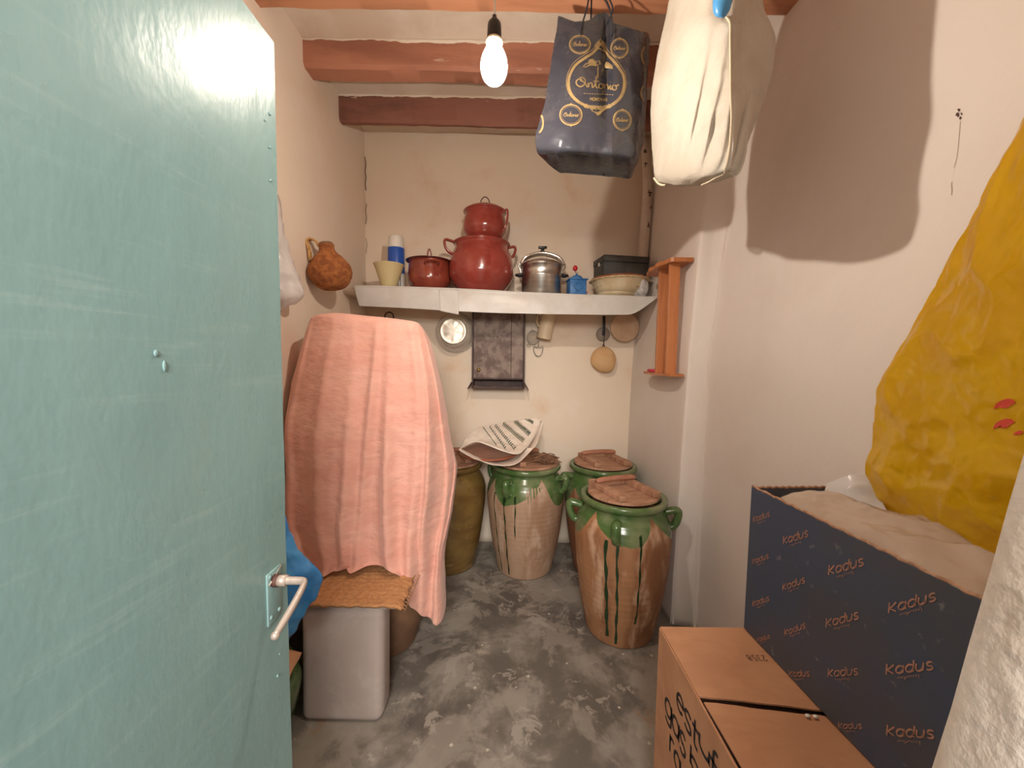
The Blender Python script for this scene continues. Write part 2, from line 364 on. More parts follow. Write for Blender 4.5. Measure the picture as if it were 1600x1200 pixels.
# ------------------------------------------------------------------ stroke lettering
def arc(cx, cy, rx, ry, a0, a1, n=12):
    return [(cx + rx * math.cos(R(a0 + (a1 - a0) * i / n)), cy + ry * math.sin(R(a0 + (a1 - a0) * i / n))) for i in range(n + 1)]
GL = {
 'K': (.62, [[(0, 0), (0, 1)], [(.55, .82), (.06, .4), (.58, 0)]]),
 'a': (.60, [arc(.27, .33, .27, .33, 20, 380, 18), [(.54, .68), (.54, 0)]]),
 'd': (.60, [arc(.27, .33, .27, .33, 20, 380, 18), [(.54, 1.0), (.54, 0)]]),
 'u': (.58, [[(0, .68), (0, .27)] + arc(.24, .26, .24, .26, 180, 360, 10), [(.5, .68), (.5, 0)]]),
 's': (.48, [arc(.22, .5, .2, .17, 30, 270, 10) + arc(.22, .16, .21, .17, 90, -150, 10)]),
 'e': (.56, [[(.03, .36), (.5, .36)] + arc(.26, .34, .25, .33, 5, 320, 16)]),
 't': (.42, [[(.16, .95), (.16, .15)] + arc(.3, .14, .13, .13, 180, 300, 6), [(0, .66), (.36, .66)]]),
 'f': (.42, [arc(.3, .82, .15, .16, 60, 180, 6) + [(.15, 0)], [(0, .6), (.36, .6)]]),
 'g': (.60, [arc(.27, .33, .27, .33, 20, 380, 18), [(.54, .68), (.54, -.12)] + arc(.28, -.12, .26, .2, 0, -150, 8)]),
 'b': (.60, [[(.03, 1), (.03, 0)], arc(.3, .32, .27, .32, 180, -160, 16)]),
 'r': (.42, [[(.03, .68), (.03, 0)], arc(.27, .42, .24, .24, 180, 50, 8)]),
 'M': (.8, [[(0, 0), (0, 1), (.35, .3), (.7, 1), (.7, 0)]]), 'O': (.8, [arc(.35, .5, .35, .5, 0, 360, 16)]),
 'N': (.7, [[(0, 0), (0, 1), (.6, 0), (.6, 1)]]), 'V': (.7, [[(0, 1), (.3, 0), (.6, 1)]]), 'A': (.7, [[(0, 0), (.32, 1), (.64, 0)], [(.12, .35), (.52, .35)]]),
 'R': (.7, [[(0, 0), (0, 1), (.35, 1)] + arc(.35, .76, .2, .24, 90, -90, 6) + [(0, .52)], [(.3, .52), (.6, 0)]]),
 '2': (.6, [arc(.25, .75, .24, .24, 170, -30, 8) + [(0, 0), (.5, 0)]]), '3': (.6, [arc(.22, .75, .22, .24, 150, -80, 8) + arc(.22, .26, .25, .26, 80, -150, 8)]),
 '8': (.6, [arc(.25, .75, .2, .22, 0, 360, 10), arc(.25, .27, .25, .27, 0, 360, 10)]), '5': (.6, [[(.45, 1), (.05, 1), (.05, .55)] + arc(.22, .3, .25, .3, 110, -140, 8)]),
 ' ': (.4, []),
}
def layout(txt, gap=.16):
    x = 0; out = []
    for ch in txt:
        wd, st = GL[ch]
        for s in st: out.append([(x + p[0], p[1]) for p in s])
        x += wd + gap
    return out, x - gap
SCRIPT = [[(.55, .62), (.3, .72), (.08, .5), (.1, .2), (.35, .02), (.62, .15), (.78, .5), (.72, .78), (.5, .88), (.32, .76), (.42, .58), (.62, .5), (.8, .3), (.92, .06), (1.05, .3)],
          [(1.0, .45), (1.05, .02), (1.06, .3), (1.25, .48), (1.33, .3), (1.33, .05), (1.45, .12)],
          [(1.45, .12), (1.58, .5), (1.66, 1.2), (1.6, .4), (1.68, .06), (1.85, .2)], [(1.42, .62), (1.85, .68)],
          arc(2.0, .25, .16, .22, 100, 460, 14), [(2.1, .42), (2.25, .45), (2.3, .04), (2.32, .3), (2.5, .48), (2.6, .3), (2.6, .04), (2.75, .3), (2.8, .46), (2.8, .06), (2.95, .2)],
          arc(3.1, .25, .16, .22, 100, 440, 14) + [(3.3, .45), (3.45, .6)], [(2.8, .72), (2.81, .76)]]
def dense(pts, step):
    out = [pts[0]]
    for a, b in zip(pts, pts[1:]):
        d = math.dist(a, b); n = max(1, int(d / step))
        for i in range(1, n + 1): out.append((a[0] + (b[0] - a[0]) * i / n, a[1] + (b[1] - a[1]) * i / n))
    return out
def ribbon(bm, pts, wd, fmap, step=None, taper=False):
    """flat inked stroke of width wd in 2-D, laid on a surface by fmap(x, y) -> point"""
    pts = dense(pts, step or wd)
    n = len(pts); L_ = []
    for i, p in enumerate(pts):
        a = pts[max(i - 1, 0)]; b = pts[min(i + 1, n - 1)]
        dx, dy = b[0] - a[0], b[1] - a[1]; l = math.hypot(dx, dy) or 1
        h = wd / 2 * (math.sin(PI * min(1, max(.12, i / max(1, n - 1)))) if taper else 1)
        L_.append((fmap(p[0] - dy / l * h, p[1] + dx / l * h), fmap(p[0] + dy / l * h, p[1] - dx / l * h)))
    vs = [(bm.verts.new(a), bm.verts.new(b)) for a, b in L_ if a is not None and b is not None]
    for q, r_ in zip(vs, vs[1:]): bm.faces.new((q[0], q[1], r_[1], r_[0]))
def blob(bm, pts, fmap):
    P = [fmap(*p) for p in pts]
    if any(p is None for p in P): return
    c = sum(P, Vector()) / len(P); cv = bm.verts.new(c); V = [bm.verts.new(p) for p in P]
    for i in range(len(V)): bm.faces.new((V[i], V[(i + 1) % len(V)], cv))
def onto(o_or_bm, off=.0012):
    """map a seen direction onto a built surface, so that print lies on the object it belongs to"""
    if isinstance(o_or_bm, bpy.types.Object):
        bm = bmesh.new(); bm.from_mesh(o_or_bm.data); mw = Matrix.Translation(o_or_bm.parent.location) if o_or_bm.parent else Matrix()
        if o_or_bm.parent: mw = mw @ o_or_bm.parent.rotation_euler.to_matrix().to_4x4()
        bmesh.ops.transform(bm, matrix=mw, verts=bm.verts)
    else: bm = o_or_bm
    t = BVHTree.FromBMesh(bm)
    def f(px, py):
        d = ray(px, py).normalized()
        h, nrm, i, dist = t.ray_cast(CAM, d)
        if h is None: return None
        if nrm.dot(d) > 0: nrm = -nrm
        return h + nrm * off
    return f

# ================================================================== ROOM
YB = 3.05; XL = -1.155; ZC = 3.21
def wobble(bm, amp, s, axis, seed):
    for v in bm.verts:
        v.co[axis] += amp * fn(v.co, s, seed)
def wall(name, P, m, amp=.006, axis=1, seed=1., nu=60, nv=60, parent=None, side=1):
    bm = B(); Q = surf_pts_lin(P, nu, nv); grid_mesh(bm, Q)
    wobble(bm, amp, 1.6, axis, seed)
    o = obj(name, bm, m, parent)
    md = o.modifiers.new('thickness', 'SOLIDIFY'); md.thickness = .08; md.offset = side
    return o
def surf_pts_lin(G, nu, nv):
    rows = len(G); cols = len(G[0]); G = [[Vector(p) for p in r] for r in G]; out = []
    for b in range(nv + 1):
        y = b / nv * (rows - 1); j = min(int(y), rows - 2); t = y - j; line = []
        for a in range(nu + 1):
            x = a / nu * (cols - 1); i = min(int(x), cols - 2); s = x - i
            line.append(G[j][i].lerp(G[j][i + 1], s).lerp(G[j + 1][i].lerp(G[j + 1][i + 1], s), t))
        out.append(line)
    return out
bm = B(); box(bm, (-1.35, -1.2, -.1), (1.3, 3.2, 0)); fl = tag(obj('floor', bm, M['floor'], smooth=False), kind='structure', label='dark worn concrete floor with pale patches')
# back wall
wb = wall('wall_back', [[(-1.25, YB, 3.4), (1.2, YB, 3.4)], [(-1.25, YB, 0), (1.2, YB, 0)]], M['plaster_stain'], .008, 1, 3., side=-1)
tag(wb, kind='structure', label='cream plaster back wall with tan stains')
wl = wall('wall_left', [[(XL, -.1, 3.4), (XL, 3.1, 3.4)], [(XL, -.1, 0), (XL, 3.1, 0)]], M['plaster'], .008, 0, 5., side=-1)
tag(wl, kind='structure', label='cream plaster left wall')
# right wall with the set-back: alcove part, the jog, and the main part
def xa(h): return .92 + .0233 * h if h < 1.5 else .955 + (h - 1.5) * .059
def xm(h): return 1.05 if h < 1.5 else 1.05 + (h - 1.5) * .10
prof = []
hs = [0, .4, .8, 1.2, 1.5, 1.8, 2.1, 2.4, 2.8, 3.1, 3.4]
YJ = 2.09
G = []
for h in reversed(hs):
    a, m_ = xa(h), xm(h)
    row = [(a, 3.12, h), (a, 2.8, h), (a, 2.5, h), (a, 2.25, h), (a, YJ + .03, h), (a + .008, YJ + .008, h), (a + .03, YJ - .002, h), (m_ - .045, YJ - .012, h), (m_ - .015, YJ - .035, h), (m_, YJ - .09, h),
           (m_, 1.6, h), (m_, 1.2, h), (m_, .8, h), (m_, .4, h), (m_, .0, h)]
    G.append(row)
Q = surf_pts(G, 140, 60)
bm = B(); grid_mesh(bm, Q); wobble(bm, .007, 1.7, 0, 9.)
wr = obj('wall_right', bm, M['plaster_grey']); md = wr.modifiers.new('t', 'SOLIDIFY'); md.thickness = .06; md.offset = -1
tag(wr, kind='structure', label='greyish white plaster right wall with a rounded set-back')
# front wall with doorway (right pier slants, rough plaster)
wf = B()
def pier(h): 
    return .349 if h > 1.45 else .349 - (1.45 - h) * .19 if h > 1.1 else .2825 
hh = [0, .8, 1.0, 1.1, 1.2, 1.3, 1.4, 1.5, 1.7, 2.2]
Q = []
for h in [0 + 2.2 * i / 44 for i in range(45)]:
    x = pier(h)
    Q.append([Vector(p) for p in ((1.1, .27, h), (x + .03, .27, h), (x + .012, .265, h), (x + .003, .25, h), (x, .2, h), (x, .1, h), (x + .003, .0, h), (x + .02, -.02, h), (1.1, -.02, h))])
V = grid_mesh(wf, [[q for q in r] for r in Q])
for v in wf.verts:
    if v.co.x < .9: v.co.x += .004 * fn(v.co, 9, 2.)
box(wf, (-1.2, -.02, 2.2), (1.25, .27, 3.4)); box(wf, (-1.2, -.02, 0), (-.60, .27, 2.2))
tag(obj('wall_front', wf, M['plaster_rough']), kind='structure', label='rough plaster door reveal at the right edge')
autosmooth(bpy.data.objects['wall_front'], 40)
bm = B(); box(bm, (-1.25, -.05, ZC), (1.35, 3.15, ZC + .1))
ce = tag(obj('ceiling', bm, M['ceiling'], smooth=False), kind='structure', label='cream plaster ceiling between beams')
def beam(y0, y1, z0, x0, x1, m, seed, tilt=0, lab=None):
    Q = []
    n = 90; ring = [(y0, ZC + .01), (y0, z0 + .018), (y0 + .018, z0), (y1 - .015, z0), (y1, z0 + .015), (y1, ZC + .01)]
    for i in range(n + 1):
        x = x0 + (x1 - x0) * i / n; row = []
        for k, (y, z) in enumerate(ring):
            p = Vector((x, y, z + tilt * (x - x0)))
            if 0 < k < 5:
                p.z += .006 * fn((x, k, seed), 2.2, seed) + .003 * fn((x, k, 0), 9, seed); p.y += .005 * fn((x, k + 4, seed), 2.5, seed)
            row.append(p)
        Q.append(row)
    bm = B(); V = grid_mesh(bm, Q)
    bm.faces.new(V[0]); bm.faces.new(list(reversed(V[-1])))
    bmesh.ops.recalc_face_normals(bm, faces=bm.faces)
    o = obj('beam', bm, m, ce, label=lab); autosmooth(o, 38)
    # ragged plaster lapping over the beam's top edge
    bm = B(); top = []; bot = []
    for i in range(201):
        x = x0 + (x1 - x0) * i / 200
        d = .012 + .010 * fn((x, seed, 0), 5, seed) + .006 * fn((x, seed, 2), 22, seed)
        yy = y0 - .004 - .002 * fn((x, 1, 1), 6, seed)
        top.append(Vector((x, yy, ZC))); bot.append(Vector((x, yy + .003, ZC - max(.002, d))))
    grid_mesh(bm, [top, bot]); o2 = obj('plaster_edge', bm, M['ceiling'], o); md = o2.modifiers.new('t', 'SOLIDIFY'); md.thickness = .008; md.offset = 0
    return o
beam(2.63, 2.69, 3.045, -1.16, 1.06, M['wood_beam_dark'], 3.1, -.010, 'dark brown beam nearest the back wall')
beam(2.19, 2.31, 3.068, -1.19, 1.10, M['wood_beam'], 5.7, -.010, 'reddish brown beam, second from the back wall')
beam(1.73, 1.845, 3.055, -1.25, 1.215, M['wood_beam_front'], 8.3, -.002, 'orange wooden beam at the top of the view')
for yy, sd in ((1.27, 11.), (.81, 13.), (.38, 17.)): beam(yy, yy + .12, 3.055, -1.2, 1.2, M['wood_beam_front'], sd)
# crack in left back corner, wall marks
bm = B()
for y0_, y1_, wd in ((245, 300, .006), (318, 352, .004), (372, 398, .003)):
    pts = [U(571 + .012 * (y - 245) + .8 * math.sin(y * .3), y, YB - .022) for y in range(y0_, y1_, 4)]
    tube(bm, pts, wd / 2, 5)
tag(obj('crack', bm, M['ink_dark'], wb))
mp_ = onto(wr, .001)
bm = B()
random.seed(3)
for (x, y, s) in ((1499, 172, 5), (1497, 180, 6), (1501, 185, 4), (1503, 178, 3)):
    blob(bm, [(x + s * .5 * math.cos(a) * random.uniform(.5, 1.3), y + s * .7 * math.sin(a) * random.uniform(.4, 1.2)) for a in [i * .7 for i in range(9)]], mp_)
obj('wall_mark', bm, M['rust'], wr, label='small brown chip in the plaster')
bm = B(); ribbon(bm, [(1501, 190), (1499, 215), (1496, 245), (1491, 262)], .7, mp_, 3); obj('wall_crack', bm, M['crack_tan'], wr)
bm = B(); ribbon(bm, [(1488, 284), (1487, 290), (1488, 297), (1487, 305)], 1.2, mp_, 3); obj('wall_crack', bm, M['crack_tan'], wr)

# ================================================================== DOOR (open inwards, seen edge on the left)
XD = -.48
dr = thing('door_1', 'open teal gloss-painted wooden door at left', None)
dr['kind'] = 'structure'
pts_top = UX(429, 66, XD)
def dY(h): return .802 + (pts_top.y - .802) * max(0, (h - 1.05)) / (pts_top.z - 1.05)
bm = B(); n = 60; m_ = 40
Q = []
for j in range(n + 1):
    h = .012 + (pts_top.z - .012) * j / n; row = []
    for i in range(m_ + 1):
        y = .0 + (dY(h) - .0) * i / m_
        row.append(Vector((XD + .0018 * fn((y, h, 0), 3.5, 4.) + .0006 * fn((y * 3, h, 0), 9, 7.), y, h)))
    Q.append(row)
Q2 = [[p + Vector((-.04 - (p.x - XD), 0, 0)) for p in r] for r in Q]
V = grid_mesh(bm, Q); W = grid_mesh(bm, Q2, True)
for j in range(n):
    bm.faces.new((V[j][-1], V[j + 1][-1], W[j + 1][-1], W[j][-1])); bm.faces.new((V[j][0], W[j][0], W[j + 1][0], V[j + 1][0]))
for i in range(m_):
    bm.faces.new((V[-1][i], W[-1][i], W[-1][i + 1], V[-1][i + 1])); bm.faces.new((V[0][i], V[0][i + 1], W[0][i + 1], W[0][i]))
bmesh.ops.recalc_face_normals(bm, faces=bm.faces)
es = [e_ for e_ in bm.edges if len(e_.link_faces) == 2 and e_.calc_face_angle(0) > 1]
bmesh.ops.bevel(bm, geom=es, offset=.003, segments=2, affect='EDGES')
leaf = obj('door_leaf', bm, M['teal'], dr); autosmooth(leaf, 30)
# nail heads and dents near the free edge
bm = B()
for (px, py, r_) in ((422, 178, .003), (422, 230, .0025), (423, 282, .0025), (415, 188, .002), (434, 1056, .003), (437, 1022, .002)):
    c = UX(px, py, XD + .0015); bmesh.ops.create_uvsphere(bm, u_segments=10, v_segments=6, radius=r_, matrix=Matrix.Translation(c) @ Matrix.Diagonal((.6, 1, 1, 1)))
obj('nail', bm, M['teal_plain'], leaf)
bm = B()
for (px, py, sx, sy) in ((244, 552, .005, .006), (257, 572, .004, .010)):
    c = UX(px, py, XD + .0012); bmesh.ops.create_uvsphere(bm, u_segments=14, v_segments=8, radius=1, matrix=Matrix.Translation(c) @ Matrix.Diagonal((.0016, sx * .7, sy * .8, 1)))
obj('dent', bm, M['teal'], leaf)
# handle
pc = UX(427, 905, XD)
bm = B(); yc = pc.y - .004; zc = pc.z
box(bm, (XD, yc - .021, zc - .085), (XD + .004, yc + .024, zc + .022), .0018)
plate = obj('lock_plate', bm, M['teal_plain'], dr)
bm = B()
for dy, dz in ((-.013, .014), (.015, .012), (-.012, -.07), (.014, -.07)):
    bmesh.ops.create_uvsphere(bm, u_segments=10, v_segments=6, radius=.0042, matrix=Matrix.Translation((XD + .0045, yc + dy, zc + dz)) @ Matrix.Diagonal((.5, 1, 1, 1)))
obj('screw', bm, M['teal_plain'], plate)
bm = B(); tube(bm, [(XD + .006, yc - .019, zc + .0), (XD + .0065, yc + .022, zc + .021)], .0011, 6)
obj('scratched_edge', bm, M['alu_beige'], plate, label='bright worn line across the plate')
bm = B()
hx = XD + .068
tube(bm, [(XD + .004, yc, zc), (XD + .014, yc, zc)], .0125, 18)
obj('collar', bm, M['rust'], dr)
bm = B()
tube(bm, [(XD + .010, yc, zc), (XD + .030, yc, zc)], .0108, 20)
e0 = Vector((hx, yc, zc)); e1 = UX(430, 993, hx)
tube(bm, [(XD + .028, yc, zc), (XD + .05, yc, zc), (hx - .004, yc - .001, zc), (hx, yc - .006, zc - .002)] + [tuple(e0.lerp(e1, t) + Vector((.004 * math.sin(PI * t), 0, .003 * math.sin(PI * t)))) for t in (.15, .35, .6, .8, 1)], [.0085, .0082, .0078, .008, .0085, .009, .0093, .0088, .0075], 14, smooth=4, flat=.72)
bmesh.ops.create_uvsphere(bm, u_segments=14, v_segments=8, radius=.0074, matrix=Matrix.Translation(e1))
obj('door_handle', bm, M['alu_beige'], dr, label='dull beige metal lever handle')

# ================================================================== BULB
bc = U(772, 96, 1.25)
bt = thing('hanging_bulb', 'bare lit light bulb hanging from a black socket', 'light bulb', bc)
bm = B(); s = .00150
prof = [(0, -.0515), (.010, -.0505), (.020, -.046), (.0275, -.036), (.0318, -.022), (.0325, -.008), (.0300, .006), (.0245, .020), (.0185, .032), (.0155, .040), (.0150, .046)]
lathe(bm, [(a_ * 1.28, b_ * 1.28) for a_, b_ in smoothprof(prof, 3)], 32)
obj('bulb_glass', bm, M['bulb'], bt)
bm = B(); bmesh.ops.create_icosphere(bm, subdivisions=2, radius=.013, matrix=Matrix.Translation((0, 0, -.012))); obj('filament', bm, M['filament'], bt)
bm = B(); lathe(bm, [(a_ * 1.28, b_ * 1.28) for a_, b_ in ((.0195, .041), (.0215, .044), (.0195, .048), (.016, .048))], 28); obj('socket_ring', bm, M['enamel_cream'], bt, label='pale ring at the socket mouth')
bm = B(); lathe(bm, [(a_ * 1.28, b_ * 1.28) for a_, b_ in ((0, .045), (.0165, .045), (.0175, .050), (.0165, .078), (.0155, .086), (.010, .093), (.006, .096), (.005, .104), (0, .104))], 28); obj('socket', bm, M['black_plastic'], bt)
bm = B(); tube(bm, [(0, 0, .125), (.001, 0, .3), (-.001, -.005, .6), (0, -.012, 3.215 - bc.z)], .0028, 8, smooth=4); obj('flex', bm, M['white_plastic'], bt)

# ================================================================== SHELF ON THE BACK WALL
YS = 2.62
shL = U(553, 447, YS); shR = U(1025, 463, YS)
def sh(x): return shL.z + (shR.z - shL.z) * (x - shL.x) / (shR.x - shL.x)
sf = thing('wall_shelf', 'long whitewashed masonry shelf across the back wall', 'shelf', (0, 2.8, sh(0)))
XR = .925
bm = B()
p = []
for z_ in (-.05, -.006):
    for (x, y) in ((-1.155, YS + .012), (XR, YS + .012), (.965, YB - .012), (-1.155, YB - .012)): p.append((x, y, sh(x) + z_))
hexa(bm, p); bmesh.ops.bevel(bm, geom=list(bm.edges), offset=.008, segments=2, affect='EDGES')
obj('slab', bm, M['plaster'], sf, world=True)
# the white oilcloth: top and hanging front
def shelf_cloth():
    topx = [(553, 446), (600, 447), (650, 448.5), (705, 450.5), (760, 453), (810, 456), (860, 458), (905, 460), (960, 461.5), (1000, 463), (1026, 464)]
    bot = [(561, 478), (600, 480), (650, 482.5), (705, 486), (760, 488.5), (810, 490), (860, 491), (905, 491.5), (960, 492), (992, 489), (1026, 466)]
    rows = []
    # far, near edge, fold, hem
    near = [U(x, y, YS) for x, y in topx]
    far = [Vector((q.x * 1.0 + (.012 if i else 0), YB - .03, sh(q.x) + .003)) for i, q in enumerate(near)]
    mid = [Vector((q.x, YS + .15, sh(q.x) + .003)) for q in near]
    hem = [U(x, y, YS - .02) for x, y in bot]
    e1 = [n_.lerp(h_, .12) + Vector((0, -.006, 0)) for n_, h_ in zip(near, hem)]
    e2 = [n_.lerp(h_, .55) + Vector((0, -.008, 0)) for n_, h_ in zip(near, hem)]
    near = [n_ + Vector((0, .006, .002)) for n_ in near]
    P = surf_pts([far, mid, near, e1, e2, hem], 150, 60)
    for r_ in P:
        for q in r_:
            f = max(0, min(1, (sh(q.x) - q.z) / .1))
            if q.y < YS + .02: q.y -= f * (.004 * fn(q, 6, 2.) + .003 * math.sin(q.x * 13))
    return P
cl = sheet('oilcloth', shelf_cloth(), M['oilcloth'], .0018)
tag(cl, 'glossy white oilcloth covering the back shelf and hanging over its edge', 'shelf cover')
# small overlapping piece of oilcloth
P = surf_pts([[U(x, y, YS - .012) for x, y in ((686, 452), (716, 453))], [U(x, y, YS - .028) for x, y in ((688, 486), (717, 492))]], 12, 12)
P = [[q + Vector((0, -.004 + .003 * fn(q, 9, 1), 0)) for q in r_] for r_ in P]
o = sheet('oilcloth_patch', P, M['oilcloth'], .0015); o.parent = cl

def hoop(bm, c, r, rx, ry, a0, a1, plane='xz', n=18, yaw=0.0, flat=1.0):
    pts = []
    for i in range(n + 1):
        a = R(a0 + (a1 - a0) * i / n); u = rx * math.cos(a); v = ry * math.sin(a)
        if plane == 'xz': q = Vector((u, 0, v))
        else: q = Vector((u, v, 0))
        q = Matrix.Rotation(yaw, 3, 'Z') @ q; pts.append(Vector(c) + q)
    tube(bm, pts, r, 10, flat=flat); return bm
def handle_loop(bm, ang, r_att, z_att, out, hgt, rad, spread=.045, flat=1.0, drop=0):
    """strap handle standing off the side of a pot: two feet on the wall, a bow outwards"""
    ux = Vector((math.sin(ang), -math.cos(ang), 0)); t = Vector((math.cos(ang), math.sin(ang), 0))
    pts = [ux * (r_att - .004) - t * spread + Vector((0, 0, z_att)), ux * (r_att + out * .7) - t * spread * .9 + Vector((0, 0, z_att + hgt * .6)), ux * (r_att + out) - t * spread * .4 + Vector((0, 0, z_att + hgt)),
           ux * (r_att + out) + t * spread * .4 + Vector((0, 0, z_att + hgt)), ux * (r_att + out * .7) + t * spread * .9 + Vector((0, 0, z_att + hgt * .6)), ux * (r_att - .004) + t * spread + Vector((0, 0, z_att))]
    tube(bm, pts, rad, 10, smooth=5, flat=flat); return bm
def ear(bm, ang, r1, z1, r2, z2, out, rad, flat=1.6):
    """vertical strap handle from (r1,z1) to (r2,z2)"""
    ux = Vector((math.sin(ang), -math.cos(ang), 0))
    pts = [ux * (r1 - .004) + Vector((0, 0, z1)), ux * (max(r1, r2) + out) + Vector((0, 0, z1 + .012)), ux * (max(r1, r2) + out * 1.05) + Vector((0, 0, z1 * .6 + z2 * .4)), ux * (r2 + out * .5) + Vector((0, 0, z1 * .15 + z2 * .85)), ux * (r2 - .004) + Vector((0, 0, z2))]
    tube(bm, pts, rad, 12, smooth=6, flat=flat); return bm
def on_shelf(px, Y):
    x = U(px, 455, Y).x
    return Vector((x, Y, sh(x) + .004))
# -- small red pot on the left
def pot(name, lab, loc, rb, rm, rr, hgt, mat, lidmat, handles, cat='pot', zoff=0):
    t = thing(name, lab, cat, loc)
    bm = B()
    prof = smoothprof([(rb, .004), (rb + (rm - rb) * .55, hgt * .16), (rm * .985, hgt * .34), (rm, hgt * .5), (rm * .97, hgt * .7), (rr * .965, hgt * .9), (rr * .94, hgt * .965)], 4)
    lathe(bm, [(0, 0), (rb * .95, 0)] + prof + [(rr * .98, hgt * .985), (rr, hgt), (rr * .985, hgt + .003), (rr * .93, hgt), (rr * .92, hgt * .9)], 56)
    obj('body', bm, mat, t)
    for hf in handles:
        bm = B(); hf(bm); obj('handle', bm, mat, t)
    return t
t = pot('enamel_pot', 'smallest red pot base: dark red enamel pot beside the blue flask', on_shelf(671, 2.81), .095, .152, .150, .215, M['maroon_enamel'], None,
        [lambda b: handle_loop(b, R(18), .146, .170, .045, .022, .0075, .045), lambda b: handle_loop(b, R(198), .146, .165, .045, .012, .006, .04)])
t['label'] = 'squat dark red enamel pot with a wide dark lid, left of the large pot'
bm = B(); lathe(bm, [(.155, .212), (.164, .214), (.166, .219), (.160, .2225), (.12, .230), (.06, .238), (0, .240)], 56)
ld_ = obj('lid', bm, M['maroon_dark'], t)
bm = B(); hoop(bm, (0, 0, .236), .0045, .015, .072, 0, 180, yaw=.5); obj('lid_handle', bm, M['maroon_enamel'], ld_)
# -- big pot
pb = on_shelf(752, 2.80)
t = pot('enamel_pot', 'largest round red enamel pot, in the middle of the shelf', pb, .150, .228, .200, .345, M['red_enamel'], None,
        [lambda b: ear(b, R(-72), .19, .345, .212, .265, .045, .0095), lambda b: ear(b, R(100), .19, .335, .205, .265, .035, .0095)])
bm = B(); ear(bm, R(-70), .0, 0, .0, 0, 0, .001) if False else None
bm.free()
bm = B(); lathe(bm, [(.195, .346), (.204, .350), (.200, .354), (.15, .362), (.08, .366), (0, .367)], 56); obj('lid', bm, M['red_enamel'], t)
t = pot('enamel_pot', 'small red enamel pot with a side handle, stacked on the largest pot', pb + Vector((.022, -.0, .372)), .115, .156, .146, .195, M['red_enamel'], None,
        [lambda b: ear(b, R(62), .142, .178, .150, .05, .03, .0065, 1.5)])
bm = B(); lathe(bm, [(.146, .194), (.153, .197), (.152, .202), (.142, .210), (.12, .224), (.06, .240), (0, .244)], 56); l2 = obj('lid', bm, M['red_enamel'], t)
bm = B(); hoop(bm, (0, 0, .238), .0035, .036, .070, 0, 180); obj('lid_handle', bm, M['rust'], l2, label='dark wire lid loop')
# -- thermos and cream cup
t = thing('thermos_flask', 'blue vacuum flask with a white cup lid', 'flask', on_shelf(619.5, 2.82))
bm = B(); lathe(bm, [(0, 0), (.056, 0), (.0585, .006), (.0585, .13)], 40); obj('printed_base', bm, M['white_plastic'], t, label='white lower band with dark lettering')
bm = B(); lathe(bm, [(.0588, .125), (.0592, .13), (.0592, .302), (.058, .307), (.05, .309)], 40); obj('body', bm, M['blue_thermos'], t)
bm = B(); lathe(bm, [(.056, .307), (.0565, .311), (.054, .35), (.051, .385), (.047, .392), (0, .394)], 40); obj('cup_lid', bm, M['white_plastic'], t)
def cylmap(r, ox=0.0):
    return lambda x, y: Vector((r * math.sin(x / r), -r * math.cos(x / r), y))
bm = B(); st, W_ = layout('RA', .1)
for s_ in st: ribbon(bm, [(.004 + p[1] * -.022 + .03, .02 + p[0] * .03) for p in s_], .007, cylmap(.0592), .004)
ribbon(bm, [(.045, .02), (.045, .11)], .006, cylmap(.0592), .01); ribbon(bm, [(-.02, .04), (-.02, .1)], .01, cylmap(.0592), .01)
obj('lettering', bm, M['navy_ink'], t)
t = thing('cream_beaker', 'cream plastic tapered cup in front of the flask', 'cup', on_shelf(608, 2.70))
bm = B(); lathe(bm, [(0, .003), (.048, .0), (.052, .004), (.060, .04), (.088, .125), (.100, .158), (.104, .163), (.101, .165), (.085, .125), (.055, .03), (0, .012)], 44); obj('body', bm, M['cream_plastic'], t)
# -- pressure cooker
t = thing('pressure_cooker', 'silver pressure cooker with black knob and handles', 'pressure cooker', on_shelf(846, 2.80)); t.scale = (1.1, 1.1, 1.07)
bm = B(); lathe(bm, [(0, 0), (.122, 0), (.129, .006), (.130, .12), (.1315, .123), (.130, .126), (.130, .185), (.138, .19), (.139, .198), (.131, .2)], 56); obj('body', bm, M['steel'], t)
bm = B(); lathe(bm, [(.136, .196), (.137, .204), (.125, .214), (.09, .228), (.045, .236), (0, .238)], 56); l = obj('lid', bm, M['steel'], t)
bm = B(); tube(bm, [(-.132, -.02, .205), (-.11, -.03, .238), (-.06, -.03, .262), (0, -.03, .272), (.06, -.03, .262), (.11, -.03, .238), (.132, -.02, .205)], .0115, 12, smooth=4, flat=1.8); obj('clamp_bar', bm, M['steel_shiny'], t)
for s_ in (-1, 1):
    bm = B(); tube(bm, [(s_ * .136, -.0, .205), (s_ * .150, -.0, .212), (s_ * .150, 0, .19), (s_ * .138, 0, .165), (s_ * .140, 0, .14)], .0055, 8, smooth=4, flat=1.8); obj('clamp_arm', bm, M['steel_shiny'], t)
    bm = B(); tube(bm, [(s_ * .130, -.0, .140), (s_ * .150, -.0, .136), (s_ * .163, -.0, .137), (s_ * .172, 0, .140)], [.013, .013, .009, .008], 10, smooth=3, flat=1.6); obj('side_handle', bm, M['black_plastic'], t)
bm = B(); lathe(bm, [(0, .235), (.012, .252), (.012, .275), (.010, .285), (.010, .288), (0, .289)], 16); box(bm, (-.028, -.012, .283), (.028, .012, .297), .004); bmesh.ops.translate(bm, verts=bm.verts, vec=(0, -.03, .022)); obj('knob', bm, M['black_plastic'], t)
bm = B(); lathe(bm, [(0, .23), (.006, .23), (.006, .25), (0, .25)], 10, cx=.035, cy=-.05); obj('valve', bm, M['steel_shiny'], t)
